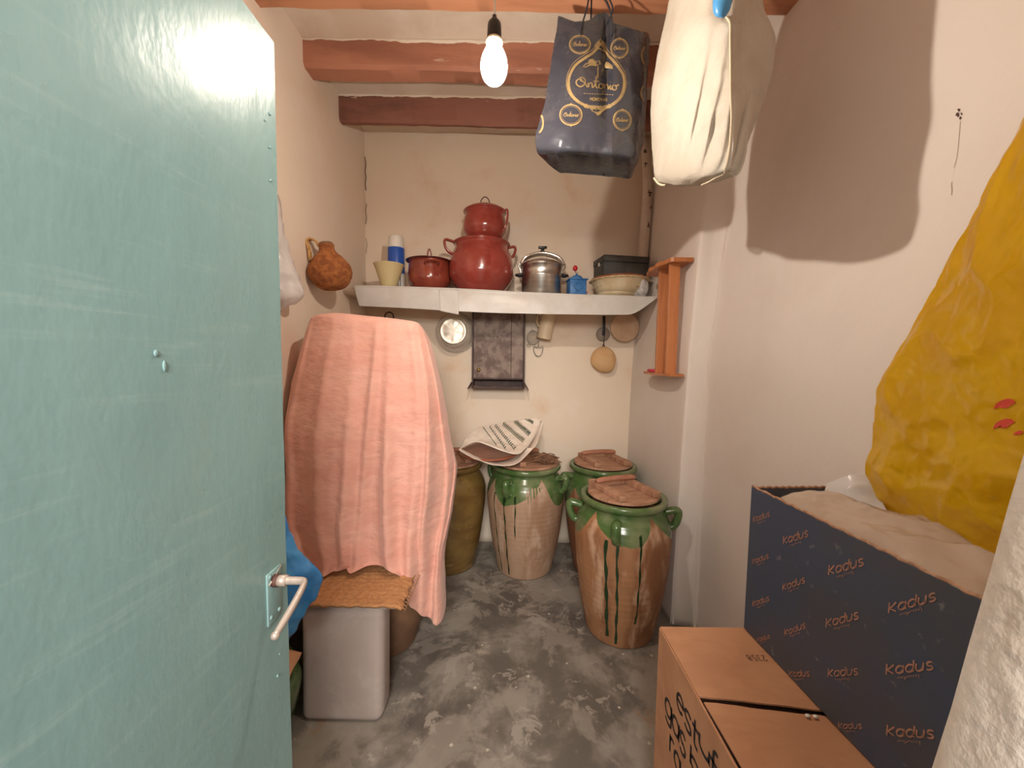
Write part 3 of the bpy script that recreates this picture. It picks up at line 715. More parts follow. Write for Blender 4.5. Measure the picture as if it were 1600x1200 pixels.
# -- blue coffee grinder
t = thing('coffee_grinder', 'blue box coffee grinder with a red knob', 'coffee grinder', on_shelf(900.5, 2.72), rz=.12)
bm = B(); box(bm, (-.058, -.05, 0), (.058, .05, .102), .004); box(bm, (-.067, -.058, .100), (.067, .058, .109), .003); box(bm, (-.062, -.054, 0), (.062, .054, .008), .002); obj('body', bm, M['blue_paint'], t)
bm = B(); d = .03
tube(bm, [(0, -.0515, .085), (.034, -.0515, .052), (0, -.0515, .02), (-.034, -.0515, .052), (0, -.0515, .085)], .0025, 6); obj('diamond_relief', bm, M['blue_paint'], t)
bm = B(); lathe(bm, smoothprof([(.043, .108), (.040, .122), (.026, .135), (.010, .141), (.008, .150)], 4) + [(0, .150)], 28); obj('dome', bm, M['blue_paint'], t)
bm = B(); tube(bm, [(0, 0, .15), (-.004, 0, .158), (.008, -.01, .158)], .003, 8); tube(bm, [(-.010, 0, .178), (-.010, 0, .158)], .004, 8); obj('crank', bm, M['steel'], t)
bm = B(); bmesh.ops.create_icosphere(bm, subdivisions=2, radius=.016, matrix=Matrix.Translation((-.012, -.002, .186)) @ Matrix.Diagonal((1.1, 1.1, 1.3, 1))); box(bm, (-.03, -.008, .175), (-.012, .006, .186), .003); obj('crank_knob', bm, M['red_plastic'], t)
bm = B(); bmesh.ops.create_uvsphere(bm, u_segments=10, v_segments=8, radius=.006, matrix=Matrix.Translation((.066, -.03, .02))); obj('drawer_knob', bm, M['red_plastic'], t)
# -- two bowls
bl = on_shelf(966, 2.81)
def bowl(name, lab, loc, r, h, rb, m, rim, nfl=26, fl=.004):
    t = thing(name, lab, 'bowl', loc)
    bm = B(); lathe(bm, smoothprof([(rb, .003), (rb + (r - rb) * .5, h * .3), (r * .9, h * .72), (r * .96, h * .92), (r, h)], 4) + [(r * .98, h + .003), (r * .88, h * .72), (rb, .012), (0, .01)], 64)
    obj('body', bm, m, t)
    bm = B()
    n = 104; pr = [(r * .965, h * .93), (r * 1.0, h * .97), (r * 1.04, h + .002), (r * 1.03, h + .007), (r * .97, h + .004)]
    rings = [[bm.verts.new(((rr + (fl * math.cos(nfl * 2 * PI * i / n) if 0 < k < 4 else 0)) * math.sin(2 * PI * i / n), -(rr + (fl * math.cos(nfl * 2 * PI * i / n) if 0 < k < 4 else 0)) * math.cos(2 * PI * i / n), z)) for i in range(n)] for k, (rr, z) in enumerate(pr)]
    for a, b in zip(rings, rings[1:]):
        for i in range(n): j = (i + 1) % n; bm.faces.new((a[i], a[j], b[j], b[i]))
    obj('rim', bm, rim, t, label='fluted tan rim'); return t
t1 = bowl('serving_bowl', 'shallow cream bowl underneath, resting on the shelf at right', bl + Vector((-.008, 0, 0)), .165, .07, .12, M['cream_ceramic'], M['ceramic_rim'])
t1['label'] = 'lower of two nested cream bowls on the shelf'
t2 = bowl('serving_bowl', 'upper of two nested cream bowls, with painted tan marks', bl + Vector((.004, -.006, .018)), .205, .102, .125, M['cream_ceramic'], M['ceramic_rim'])
bm = B()
for a in (26, 30, 34): 
    rr = .176; th = R(a)
    tube(bm, [(rr * math.sin(th) * .985, -rr * math.cos(th) * .985, .040), (rr * math.sin(th) * 1.03, -rr * math.cos(th) * 1.03, .058)], .0035, 6)
obj('painted_mark', bm, M['ceramic_rim'], t2)
t = thing('terracotta_dish', 'terracotta dish lying across the cream bowls', 'dish', bl + Vector((.01, .02, .124)))
bm = B(); lathe(bm, [(0, 0), (.15, 0), (.19, .014), (.197, .018), (.195, .022), (.15, .010), (0, .009)], 48); obj('dish', bm, M['terracotta'], t)
bxl = bl + Vector((.012, .0, .147))
t = thing('storage_case', 'dark grey lidded case on top of the bowls', 'box', bxl, rz=R(9))
bm = B(); box(bm, (-.165, -.10, 0), (.165, .10, .088), .004); obj('base', bm, M['dark_box'], t)
bm = B(); box(bm, (-.168, -.103, .092), (.168, .103, .135), .004); l = obj('lid', bm, M['dark_box'], t)
bm = B(); box(bm, (-.163, -.098, .087), (.163, .098, .093)); obj('seam_gap', bm, M['black_plastic'], t)
bm = B(); box(bm, (-.1685, -.02, .075), (-.164, .01, .1), .001); obj('clasp', bm, M['steel'], t)
# -- floral roll in the corner, standing on the shelf
pts = [U(1021, 452, 2.90), U(1019, 400, 2.9), U(1014, 300, 2.92), U(1010, 215, 2.93)]
base = Vector((pts[0].x - .012, 2.90, sh(pts[0].x) + .004))
t = thing('fabric_roll', 'tall pale roll with dark sprig print standing in the shelf corner', 'roll', base)
rollpts = [base + Vector((0, 0, .0)), base.lerp(pts[1], .5) + Vector((-.0, 0, 0)), pts[1], pts[2], pts[3]]
rollpts = [Vector((min(p.x - .012, xa(p.z) - .045), p.y, p.z)) for p in rollpts]
bm = B(); tube(bm, rollpts, [.042, .04, .038, .034, .03], 20, smooth=6)
ro = obj('roll', bm, M['cloth_floral'], t, world=True)
mpr = onto(ro, .002)
bm = B(); random.seed(5)
for (cx, cy) in ((1008, 238), (1009, 256), (1015, 302), (1017, 323), (1013, 352), (1020, 370), (1021, 376), (1018, 395), (1023, 412), (1016, 426)):
    bm = B()
    for k in range(7):
        a = random.uniform(0, 6.28); l_ = random.uniform(1.5, 4); ribbon(bm, [(cx, cy), (cx + l_ * math.cos(a), cy + l_ * 1.3 * math.sin(a))], 1.5, mpr, 1.2)
    obj('sprig_print', bm, M['ink_dark'], t, world=True) if len(bm.verts) else bm.free()
# -- crumpled clear bag at the shelf end
bgp = on_shelf(1017, 2.72); bgp.x = .888
bm = B(); bmesh.ops.create_icosphere(bm, subdivisions=5, radius=1, matrix=Matrix.Diagonal((.046, .075, .075, 1)))
for v in bm.verts:
    v.co = v.co * (1 + .22 * ridge(v.co, 22, 3) * .6 + .12 * fn(v.co, 14, 2)); v.co.z = max(v.co.z, -.062)
bmesh.ops.translate(bm, verts=bm.verts, vec=(0, 0, .062))
o = obj('plastic_packet', bm, M['glass_bag']); o.location = bgp
tag(o, 'small crumpled clear plastic packet at the right shelf end', 'packet')

# ================================================================== THINGS HUNG UNDER THE SHELF
WY = YB - .012
# glass colander / clear lid with bright base
c = U(709, 518, 2.93)
t = thing('hanging_basin', 'translucent plastic basin hung upright beside the dark cupboard', 'basin', c); t.scale = (1.12, 1, 1.12)
def ydisk(bm, prof, n=48, c=(0, 0, 0)):     # lathe about the Y axis; prof = (r, y)
    b2 = B(); lathe(b2, prof, n); me = bpy.data.meshes.new('tmp')
    bmesh.ops.rotate(b2, verts=b2.verts, cent=(0, 0, 0), matrix=Matrix.Rotation(R(90), 3, 'X')); bmesh.ops.translate(b2, verts=b2.verts, vec=c)
    b2.to_mesh(me); b2.free(); bm.from_mesh(me); bpy.data.meshes.remove(me); return bm
bm = B(); ydisk(bm, smoothprof([(.092, .045), (.105, .03), (.125, -.03), (.135, -.085)], 4) + [(.142, -.09), (.138, -.094), (.13, -.088), (.10, .03), (.09, .04)]); obj('bowl_wall', bm, M['glass'], t, label='clear side wall')
bm = B(); ydisk(bm, [(0, .046), (.06, .048), (.078, .046), (.092, .050), (.094, .044), (.08, .038), (0, .038)])
for v in bm.verts: v.co.y += .002 * fn(v.co, 30, 1)
obj('base_disc', bm, M['alu'], t, label='bright dished base')
bm = B(); tube(bm, [(0, .095, .13), (0, .105, .15), (0, .11, .155)], .003, 6); obj('hanging_nail', bm, M['rust'], t)
# dark wooden wall box
x0 = U(738, 550, 2.96).x; x1 = U(820, 550, 2.96).x; zt = U(780, 486, 2.96).z; zb = U(780, 607, 2.96).z; zd = U(780, 592, 2.93).z
t = thing('wall_cupboard', 'small dark wooden cupboard with lower tray under the shelf', 'cupboard', ((x0 + x1) / 2, 3.03, zb))
def pb_(name, lo, hi, m, bev=.003, lab=None, par=None):
    bm = B(); box(bm, lo, hi, bev); return obj(name, bm, m, par or t, world=True, label=lab, smooth=False)
pb_('back_panel', (x0, 3.022, zb), (x1, 3.036, zt), M['dark_wood'])
for xx in (x0, x1 - .012):
    bm = B()
    prof_ = [(3.03, zb), (2.905, zb), (2.90, zb + .02), (2.935, zb + .05), (2.93, zd + .02), (2.93, zt), (3.03, zt)]
    v0 = [bm.verts.new((xx, y, z)) for y, z in prof_]; v1 = [bm.verts.new((xx + .012, y, z)) for y, z in prof_]
    bm.faces.new(v0); bm.faces.new(list(reversed(v1)))
    for i in range(len(prof_)): j = (i + 1) % len(prof_); bm.faces.new((v0[i], v1[i], v1[j], v0[j]))
    bmesh.ops.recalc_face_normals(bm, faces=bm.faces); obj('side_panel', bm, M['dark_wood'], t, world=True, smooth=False)
xs = x0 + (x1 - x0) * .74
d1 = pb_('door', (x0 + .014, 2.928, zd + .005), (xs - .001, 2.94, zt), M['tin_panel'], .002)
pb_('door', (xs + .001, 2.93, zd + .005), (x1 - .014, 2.941, zt), M['tin_panel'], .002)
k = U(748, 578, 2.92); bm = B(); ydisk(bm, [(.0, -.0), (.011, .0), (.014, .006), (.006, .012), (0, .015)], 16, (k.x, 2.928, k.z)); kb = obj('knob', bm, M['brass'], d1); kb.matrix_parent_inverse = Matrix()
bmesh_off = t.location; kb.location = Vector((0, 0, 0)) - Vector(t.location) 
pb_('shelf_board', (x0 + .01, 2.925, zd - .006), (x1 - .01, 3.03, zd + .006), M['dark_wood'])
pb_('tray_floor', (x0 + .01, 2.91, zb), (x1 - .01, 3.03, zb + .01), M['dark_wood'])
bm = B(); top = []; bt_ = []
for i in range(31):
    x = x0 + .01 + (x1 - x0 - .02) * i / 30; top.append(Vector((x, 2.912, zb + .022 + .006 * math.cos(i / 30 * 4 * PI)))); bt_.append(Vector((x, 2.912, zb)))
grid_mesh(bm, [top, bt_]); o = obj('tray_lip', bm, M['dark_wood'], t, world=True); md = o.modifiers.new('t', 'SOLIDIFY'); md.thickness = .008
for sg, xx in ((-1, x0), (1, x1)):
    bm = B()
    hexa(bm, [(xx - .004, 2.905, zb - .004), (xx + .004, 2.905, zb - .004), (xx + .004, 3.03, zb - .004), (xx - .004, 3.03, zb - .004), (xx - .004, 2.905, zb + .05), (xx + .004, 2.905, zb + .05), (xx + .004, 3.03, zb + .05), (xx - .004, 3.03, zb + .05)])
    for v in bm.verts:
        if (zb + .02) > v.co.z: v.co.x += sg * .03
    obj('foot', bm, M['dark_wood'], t, world=True, smooth=False)
# rusty hook behind the pink cover
hk = U(608, 496, WY - .02)
bm = B(); hoop(bm, (hk.x, hk.y, hk.z + .01), .005, .033, .03, -10, 190); tube(bm, [(hk.x, hk.y, hk.z + .04), (hk.x, YB, hk.z + .045)], .005, 8)
tube(bm, [(hk.x - .033, hk.y, hk.z + .008), (hk.x - .033, hk.y, hk.z - .05)], .005, 8); tube(bm, [(hk.x + .033, hk.y, hk.z + .008), (hk.x + .033, hk.y, hk.z - .05)], .005, 8)
tag(obj('iron_loop', bm, M['rust']), 'rusty iron loop on the back wall above the pink cloth', 'hook')
# ring sieve
c = U(833, 527, WY - .03)
t = thing('tea_strainer', 'small round wire strainer right of the dark cupboard', 'strainer', c)
bm = B(); hoop(bm, (0, 0, 0), .004, .046, .052, 0, 360, n=30); hoop(bm, (-.033, 0, -.062), .0025, .012, .012, 0, 360, n=14); obj('frame', bm, M['wire'], t)
bm = B(); ydisk(bm, [(.046, 0), (.035, -.012), (.015, -.02), (0, -.022)], 28); obj('mesh_bowl', bm, M['gauze'], t)
bm = B(); tube(bm, [(.0, 0, .05), (-.004, .02, .058), (-.01, .038, .06)], .0025, 6); obj('hook_wire', bm, M['wire'], t)
# white mug hanging
c = U(853, 512, 2.96)
t = thing('hanging_mug', 'pale cylindrical enamel mug hanging mouth down under the shelf', 'mug', c); t.rotation_euler = (R(8), R(10), 0)
bm = B(); lathe(bm, [(0, .12), (.054, .12), (.056, .115), (.056, -.07), (.059, -.078), (.058, -.082), (.053, -.078), (.053, .11), (0, .115)], 36); obj('body', bm, M['enamel_cream'], t)
bm = B(); ear(bm, R(-75), .055, .08, .055, .0, .028, .005, 1.3); obj('handle', bm, M['enamel_cream'], t)
bm = B(); tube(bm, [(-.085, .0, .06), (-.09, .03, .085), (-.09, .085, .09)], .003, 6); obj('hook_wire', bm, M['rust'], t)
# heart-shaped wire with stem
c = U(841, 548, WY - .012)
t = thing('wire_heart', 'small heart-shaped wire hanging below the strainer', 'ornament', c)
bm = B(); tube(bm, [(0, 0, .028), (-.018, 0, .028), (-.034, 0, .036), (-.036, 0, .005), (-.022, 0, -.03), (0, 0, -.042), (.022, 0, -.03), (.034, 0, .005), (.036, 0, .036), (.018, 0, .028), (0, 0, .028)], .004, 8, smooth=3); obj('wire', bm, M['wire'], t)
bm = B(); tube(bm, [(.0, 0, .028), (.004, 0, .08), (.004, .02, .086)], .0025, 6); obj('stem', bm, M['wire'], t)
# dark iron hook with ladle and tin disc, wooden discs
c = U(943, 520, WY - .03)
t = thing('iron_hanger', 'dark iron strap hanger below the right part of the shelf', 'hanger', c)
bm = B(); box(bm, (-.010, -.002, -.02), (.012, .006, .13), .001); box(bm, (.002, -.002, -.10), (.009, .004, -.01), .001); tube(bm, [(0, .004, .125), (0, .03, .13)], .006, 8); obj('strap', bm, M['black_plastic'], t)
bm = B(); tube(bm, [(.006, 0, -.095), (.010, -.006, -.108), (.002, -.008, -.11)], .0025, 6); obj('hook_tip', bm, M['rust'], t)
c = U(943, 522, WY - .016)
bm = B(); ydisk(bm, [(0, 0), (.05, 0), (.054, .003), (.05, .008), (0, .008)], 32); o = obj('tin_lid', bm, M['grey_disc']); o.location = c; o.location.x -= .004
tag(o, 'small grey tin disc hung behind the iron hanger', 'lid')
c = U(942.5, 562, WY - .05)
t = thing('gourd_ladle', 'round tan gourd scoop hanging lowest from the iron hanger', 'ladle', c)
bm = B(); bmesh.ops.create_uvsphere(bm, u_segments=36, v_segments=24, radius=1, matrix=Matrix.Diagonal((.098, .045, .100, 1)))
for v in bm.verts:
    if v.co.z < -.03: v.co.x += .02 * ((-.03 - v.co.z) / .07)
obj('bowl', bm, M['gourd'], t)
bm = B(); hoop(bm, (0, 0, .104), .003, .008, .010, 0, 360, n=14); obj('loop', bm, M['rust'], t)
c = U(974, 512, WY - .03)
t = thing('round_lid', 'larger tan round lid hung at the right below the shelf', 'lid', c)
bm = B(); ydisk(bm, smoothprof([(0, -.0), (.07, .003), (.103, .014), (.110, .024)], 4) + [(.106, .026), (.07, .012), (0, .01)], 44)
for v in bm.verts: v.co.y -= .02
obj('disc', bm, M['gourd_grey'], t)
kx = U(990, 514, WY - .05) - c
bm = B(); ydisk(bm, [(0, -.012), (.007, -.010), (.008, 0), (.005, .012), (0, .02)], 14, (kx.x, -.02, kx.z)); obj('knob', bm, M['enamel_cream'], t)
bm = B(); tube(bm, [(0, .0, .09), (0, .03, .1)], .004, 6); obj('hanging_nail', bm, M['rust'], t)

# ================================================================== ORANGE WOODEN RACK on the alcove's right wall
ya, yb_ = 2.13, 2.53
xw = .935
zt_ = UX(1077, 407, .985).z; zb_ = UX(1070, 585, .955).z
t = thing('wooden_rack', 'narrow orange pine rack hung on the right wall', 'rack', (.93, 2.33, zb_))
def rack_plate(z, th, depth, scal, name, yA, yB_):
    bm = B(); n = 40; up = []; dn = []
    for i in range(n + 1):
        y = yA + (yB_ - yA) * i / n
        e_ = depth * (.55 + .45 * math.sin(PI * i / n) ** .5) + (scal * math.cos(i / n * 6 * PI))
        up.append([Vector((xw + .012 + (.03 if z > 1.8 else -.003), y, z + th)), Vector((xw - e_, y, z + th))])
        dn.append([Vector((xw + .012 + (.03 if z > 1.8 else -.003), y, z)), Vector((xw - e_, y, z))])
    A = grid_mesh(bm, up); D = grid_mesh(bm, dn, True)
    for i in range(n):
        for k in (0, 1): bm.faces.new((A[i][k], A[i + 1][k], D[i + 1][k], D[i][k]))
    bm.faces.new((A[0][0], A[0][1], D[0][1], D[0][0])); bm.faces.new((A[-1][0], A[-1][1], D[-1][1], D[-1][0]))
    bmesh.ops.recalc_face_normals(bm, faces=bm.faces); o = obj(name, bm, M['orange_wood'], t, world=True, smooth=False); return o
rack_plate(zt_ - .022, .022, .105, .005, 'top_plate', ya, yb_)
rack_plate(zb_ - .012, .014, .085, .0, 'bottom_plate', ya - .02, yb_ + .05)
for (yy, xx) in ((2.19, .872), (2.33, .868)):
    bm = B(); box(bm, (xx, yy - .012, zb_), (xx + .058, yy + .012, zt_ - .02), .003); obj('upright', bm, M['orange_wood'], t, world=True, smooth=False)
bm = B(); box(bm, (.862, 2.36, zb_ + .003), (.90, 2.46, zb_ + .020), .005); o = obj('pink_clip', bm, M['magenta']); tag(o, 'bright pink plastic piece on the rack bottom', 'clip')

# ================================================================== WICKER JUG on the left wall
c = UX(516, 424, -1.045)
t = thing('wicker_jug', 'orange woven-fibre covered jug hanging on the left wall', 'jug', c); t.rotation_euler = (0, R(-8), 0)
k = .00385
bm = B()
pr = smoothprof([(.0, -.107), (.05, -.100), (.088, -.075), (.110, -.035), (.115, .0), (.104, .035), (.080, .070), (.055, .095), (.042, .112), (.038, .135), (.04, .148)], 7)
lathe(bm, pr, 120)
for v in bm.verts:
    a = math.atan2(v.co.x, v.co.y); rr = math.hypot(v.co.x, v.co.y)
    if rr > .01:
        d = .0022 * math.sin(a * 24 + (PI if int((v.co.z + .2) / .0085) % 2 else 0)) + .0018 * math.sin(v.co.z * 740) + .002 * fn(v.co, 20, 1)
        v.co.x *= 1 + d / rr; v.co.y *= 1 + d / rr
obj('woven_body', bm, M['wicker'], t)
bm = B(); lathe(bm, [(.036, .14), (.040, .150), (.034, .160), (.026, .160), (.024, .13)], 32); obj('mouth', bm, M['brown_jar'], t, label='dark pottery mouth')
bm = B()
for k_ in range(3):
    tube(bm, [Vector(p) + Vector((0, (k_ - 1) * .010, 0)) for p in ((-.088, -.03, .065), (-.082, -.035, .12), (-.088, -.035, .165), (-.068, -.03, .182), (-.042, -.02, .165), (-.036, -.01, .14))], .0062, 8, smooth=5)
obj('handle', bm, M['wicker_pale'], t, label='paler plaited handle')
bm = B(); tube(bm, [(-.075, -.02, .178), (-.11, -.01, .185), (-.135, 0, .19)], .003, 6); obj('wall_nail', bm, M['rust'], t)

# ================================================================== MASONRY BENCH with mat and pink cover
YP = 1.50
HB = U(540, 946, YP).z
t = thing('masonry_bench', 'whitewashed masonry bench support with rounded corner at left', 'bench', (-.7, 1.9, 0))
bm = B(); xl = U(470, 1050, YP).x; xr = U(598, 1050, YP).x
box(bm, (xl, YP, 0), (xr, YP + .13, HB - .02), .035, 5)
for v in bm.verts:
    v.co += Vector((.006 * fn(v.co, 4, 1), .006 * fn(v.co, 4, 5), 0)); 
    if v.co.z < .1: v.co.y -= .03 * (1 - v.co.z / .1) ; v.co.x += .0
for v in bm.verts: v.co.z = max(v.co.z, .0)
obj('support_wall', bm, M['whitewash'], t, world=True)
bm = B(); box(bm, (XL + .02, 2.28, 0), (xr, 2.38, HB - .02), .02, 3); obj('support_wall', bm, M['whitewash'], t, world=True)
bm = B(); box(bm, (XL + .012, YP + .02, HB - .03), (-.465, 2.41, HB - .006), .006); obj('top_slab', bm, M['whitewash'], t, world=True)
# jute mat
mxr = U(628, 946, YP).x
P = []
for j in range(70):
    y = YP - .012 + (.60) * j / 69; row = []
    for i in range(90):
        x = -1.1 + (mxr - .0 - .015 * (j / 69) + 1.1) * i / 89
        z = HB + .004 + .0018 * math.sin(i * .9) + .0016 * math.sin(j * 1.9) + .002 * fn((x, y, 0), 9, 1)
        if i > 84: z -= .0012 * (i - 84) ** 1.5
        row.append(Vector((x + .004 * math.sin(j * .7), y + .002 * math.sin(i * .5), z)))
    P.append(row)
o = sheet('jute_mat', P, M['jute'], .011); tag(o, 'tan woven jute mat lying on the masonry bench', 'mat')
bm = B()
for k_ in range(26):
    y = YP - .01 + .02 * k_; tube(bm, [(mxr + .005, y, HB + .0), (mxr + .014, y + .004, HB - .008), (mxr + .012 + .003 * math.sin(k_), y, HB - .018)], .0016, 5)
obj('fringe', bm, M['jute'], o)

# pink cover: a ring of control columns from left-back round the front to right-back
def pink():
    def r(*p): return [q if isinstance(q, Vector) else U(*q) for q in p]
    zt = U(560, 495, 1.88).z
    V3 = Vector
    xA = U(492, 495, 1.88).x; xB = U(655, 505, 1.88).x
    zB = U(655, 508, 1.88).z
    g = []
    g.append([V3((xA + .03, 2.02, zt - .02)), V3((xA + .05, 2.0, zt - .015)), V3((xA + .12, 2.0, zt - .015)), V3((xA + .25, 2.0, zt - .02)), V3((xB - .12, 2.0, zB)), V3((xB - .05, 2.0, zB - .01)), V3((xB - .04, 2.02, zB - .01)), V3((xB - .04, 2.04, zB - .02))])
    g.append(r((498, 498, 2.05), (494, 493, 1.90), (525, 490, 1.88), (570, 494, 1.88), (620, 499, 1.88), (650, 504, 1.88), (658, 511, 1.95), (652, 512, 2.05)))
    g.append(r((482, 540, 2.1), (480, 515, 1.90), (520, 520, 1.84), (570, 522, 1.84), (620, 525, 1.84), (656, 530, 1.86), (673, 538, 1.95), (668, 545, 2.1)))
    g.append(r((462, 610, 2.1), (458, 600, 1.90), (508, 600, 1.80), (565, 600, 1.81), (620, 600, 1.80), (668, 600, 1.82), (690, 606, 1.95), (684, 610, 2.1)))
    g.append(r((448, 670, 2.1), (442, 668, 1.88), (500, 680, 1.76), (560, 680, 1.78), (618, 680, 1.77), (672, 680, 1.80), (704, 690, 1.95), (700, 690, 2.12)))
    g.append(r((450, 740, 2.1), (443, 740, 1.86), (497, 760, 1.73), (556, 760, 1.76), (614, 760, 1.75), (670, 760, 1.79), (712, 735, 1.95), (706, 740, 2.12)))
    g.append(r((455, 800, 2.1), (444, 810, 1.84), (495, 830, 1.70), (552, 830, 1.74), (612, 830, 1.73), (662, 835, 1.78), (704, 800, 1.92), (700, 800, 2.1)))
    g.append(r((470, 850, 2.05), (466, 866, 1.80), (505, 880, 1.68), (553, 878, 1.72), (612, 882, 1.70), (660, 895, 1.76), (692, 870, 1.86), (694, 860, 2.05)))
    g.append(r((475, 870, 2.0), (484, 893, 1.76), (506, 900, 1.67), (545, 888, 1.705), (618, 896, 1.68), (655, 960, 1.74), (692, 967, 1.80), (694, 900, 2.0)))
    P = surf_pts(g, 260, 220)
    nv = len(P) - 1; nu = len(P[0]) - 1
    out = []
    folds = [(.10, .02, .9), (.17, .013, 1.0), (.29, .022, .8), (.385, .030, 1.0), (.47, .018, 1.2), (.545, .022, .9), (.655, .028, 1.0), (.72, .018, .8), (.79, .018, 1.2), (.85, .016, 1)]
    for j in range(nv + 1):
        v = j / nv; row = []
        for i in range(nu + 1):
            u = i / nu; p = P[j][i].copy()
            gr = max(0, min(1, (v - .16) / .45)) ** 1.1
            d = 0
            for (c_, w_, a_) in folds:
                cc = c_ + (c_ - .5) * .05 * (v - .3) + .012 * math.sin(v * 4 + c_ * 30) + .02 * (v - .5) * math.sin(c_ * 51)
                d += a_ * math.exp(-((u - cc) / (w_ * (.7 + .6 * v))) ** 2) * (.7 + .3 * math.sin(v * 7 + c_ * 40))
            p += Vector((0, -1, 0)) * (.058 * gr * (d - .4)) * (1 if .08 < u < .8 else .5) + Vector(((u - .5) * .0, 0, 0))
            p.y += .006 * fn(p, 6, 1) + .002 * fn(p, 25, 4)
            p.x += .004 * gr * fn(p, 8, 6); p.x = max(p.x, -1.128)
            row.append(p)
        out.append(row)
    return out
o = sheet('pink_cover', pink(), M['pink'], .003)
tag(o, 'salmon pink cotton cover draped over furniture on the bench', 'cloth')
# the covered thing underneath keeps the cover up
bm = B(); ca = U(500, 500, 1.96); cb = U(645, 505, 1.96)
for xx in (ca.x + .02, cb.x - .05):
    for yy in (1.94, 1.99): box(bm, (xx, yy, HB + .01), (xx + .03, yy + .03, ca.z - .05), .004)
box(bm, (ca.x + .02, 1.94, ca.z - .085), (cb.x - .02, 2.02, ca.z - .055), .004)
tag(obj('covered_stand', bm, M['dark_wood']), 'dark wooden stand hidden beneath the pink cover', 'stand')

# brown jar below the bench, and the green jar with cardboard at far left
def jar_prof(s=1.0, hs_=1.0):
    pts = [(.183, .0), (.196, .012), (.212, .09), (.237, .21), (.256, .34), (.269, .46), (.274, .55), (.268, .61), (.249, .66), (.225, .695), (.214, .710)]
    pr = smoothprof(pts, 9)
    pr += smoothprof([(.214, .710), (.222, .720), (.238, .728), (.246, .742), (.244, .756), (.232, .763), (.215, .760)], 5)[1:]
    return [(r_ * s, h_ * hs_) for r_, h_ in pr]
def plain_jar(name, lab, loc, s, hs_, m, ears=()):
    t = thing(name, lab, 'jar', loc)
    pr = jar_prof(s, hs_)
    bm = B(); lathe(bm, [(0, 0.0)] + pr + [(.20 * s, .70 * hs_), (.24 * s, .5 * hs_), (.17 * s, .03), (0, .03)], 64); obj('body', bm, m, t)
    for a in ears:
        bm = B(); ear(bm, R(a), .232 * s, .672 * hs_, .262 * s, .585 * hs_, .036 * s, .016 * s, 1.3); obj('loop_handle', bm, m, t)
    return t
plain_jar('storage_jar', 'brown clay jar in the shade behind the bench support', (-.655, 1.96, 0), .80, .63, M['brown_jar'], (80, 160))
t = plain_jar('storage_jar', 'short dark green glazed jar at the far left beside the door', (-1.0, 1.42, 0), .62, .36, M['green_glaze'], (70,))
bm = B()
c0 = U(452, 1058, 1.40)
P = [[Vector((-1.1 + .285 * i / 8, 1.28 + .16 * j / 8, .26 + .08 * (j / 8) + .01 * math.sin(i * 2 + j))) for i in range(9)] for j in range(9)]
o = sheet('cardboard_scrap', P, M['cardboard'], .005); tag(o, 'torn cardboard flap on the dark green jar', 'cardboard')

# blue plastic bag hung behind the door
G = [[(415, 690, 1.25), (430, 685, 1.25), (441, 690, 1.25)], [(395, 780, 1.25), (425, 785, 1.22), (441, 795, 1.24)], [(380, 850, 1.25), (425, 850, 1.20), (468, 862, 1.24)], [(375, 910, 1.25), (430, 905, 1.20), (503, 905, 1.25)],
     [(380, 960, 1.25), (425, 960, 1.22), (476, 958, 1.25)], [(400, 1020, 1.27), (420, 1025, 1.26), (447, 1003, 1.27)]]
P = surf_pts([[U(*q) for q in r_] for r_ in G], 40, 60)
bm = B(); pillow(bm, P, back=(-.6, .8, 0), th=lambda u, v: .09 * math.sin(PI * u) ** .7 * math.sin(PI * min(1, .08 + v * .9)) ** .7, disp=lambda p: .006 * ridge(p, 14, 2) + .005 * fn(p, 25, 3))
t = thing('blue_plastic_bag', 'bright blue plastic bag hanging behind the door handle', 'bag', U(420, 690, 1.28))
obj('sack', bm, M['blue_plastic'], t, world=True)
tp = U(425, 690, 1.28); bm = B(); tube(bm, [tp, tp + Vector((-.2, .0, .35)), Vector((XL + .02, 1.3, tp.z + .5))], .005, 8, smooth=5); obj('strap', bm, M['blue_plastic'], t, world=True)
# translucent white bag on the left wall
G = [[(400, 300, 1.86), (412, 300, 1.84), (425, 300, 1.86)], [(380, 370, 1.86), (412, 370, 1.80), (440, 385, 1.86)], [(370, 430, 1.86), (415, 430, 1.78), (458, 430, 1.86)], [(368, 460, 1.88), (415, 465, 1.79), (471, 458, 1.88)], [(385, 485, 1.88), (415, 484, 1.83), (448, 476, 1.88)]]
P = surf_pts([[U(*q) for q in r_] for r_ in G], 40, 50)
bm = B(); pillow(bm, P, lambda u, v: .14 * math.sin(PI * u) ** .6 * math.sin(PI * min(1, .08 + v * .9)) ** .7, lambda p: .012 * ridge(p, 12, 5) + .004 * fn(p, 25, 3))
for v in bm.verts: v.co.x = max(v.co.x, -1.132)
t = thing('clear_plastic_bag', 'translucent white plastic bag hanging on the left wall behind the door', 'bag', U(412, 300, 1.9))
obj('sack', bm, M['glass_bag'], t, world=True)
tp = U(412, 300, 1.9); bm = B(); tube(bm, [tp, tp + Vector((-.03, .0, .12)), Vector((XL + .01, 1.9, tp.z + .2))], .004, 8, smooth=5); obj('strap', bm, M['glass_bag'], t, world=True)

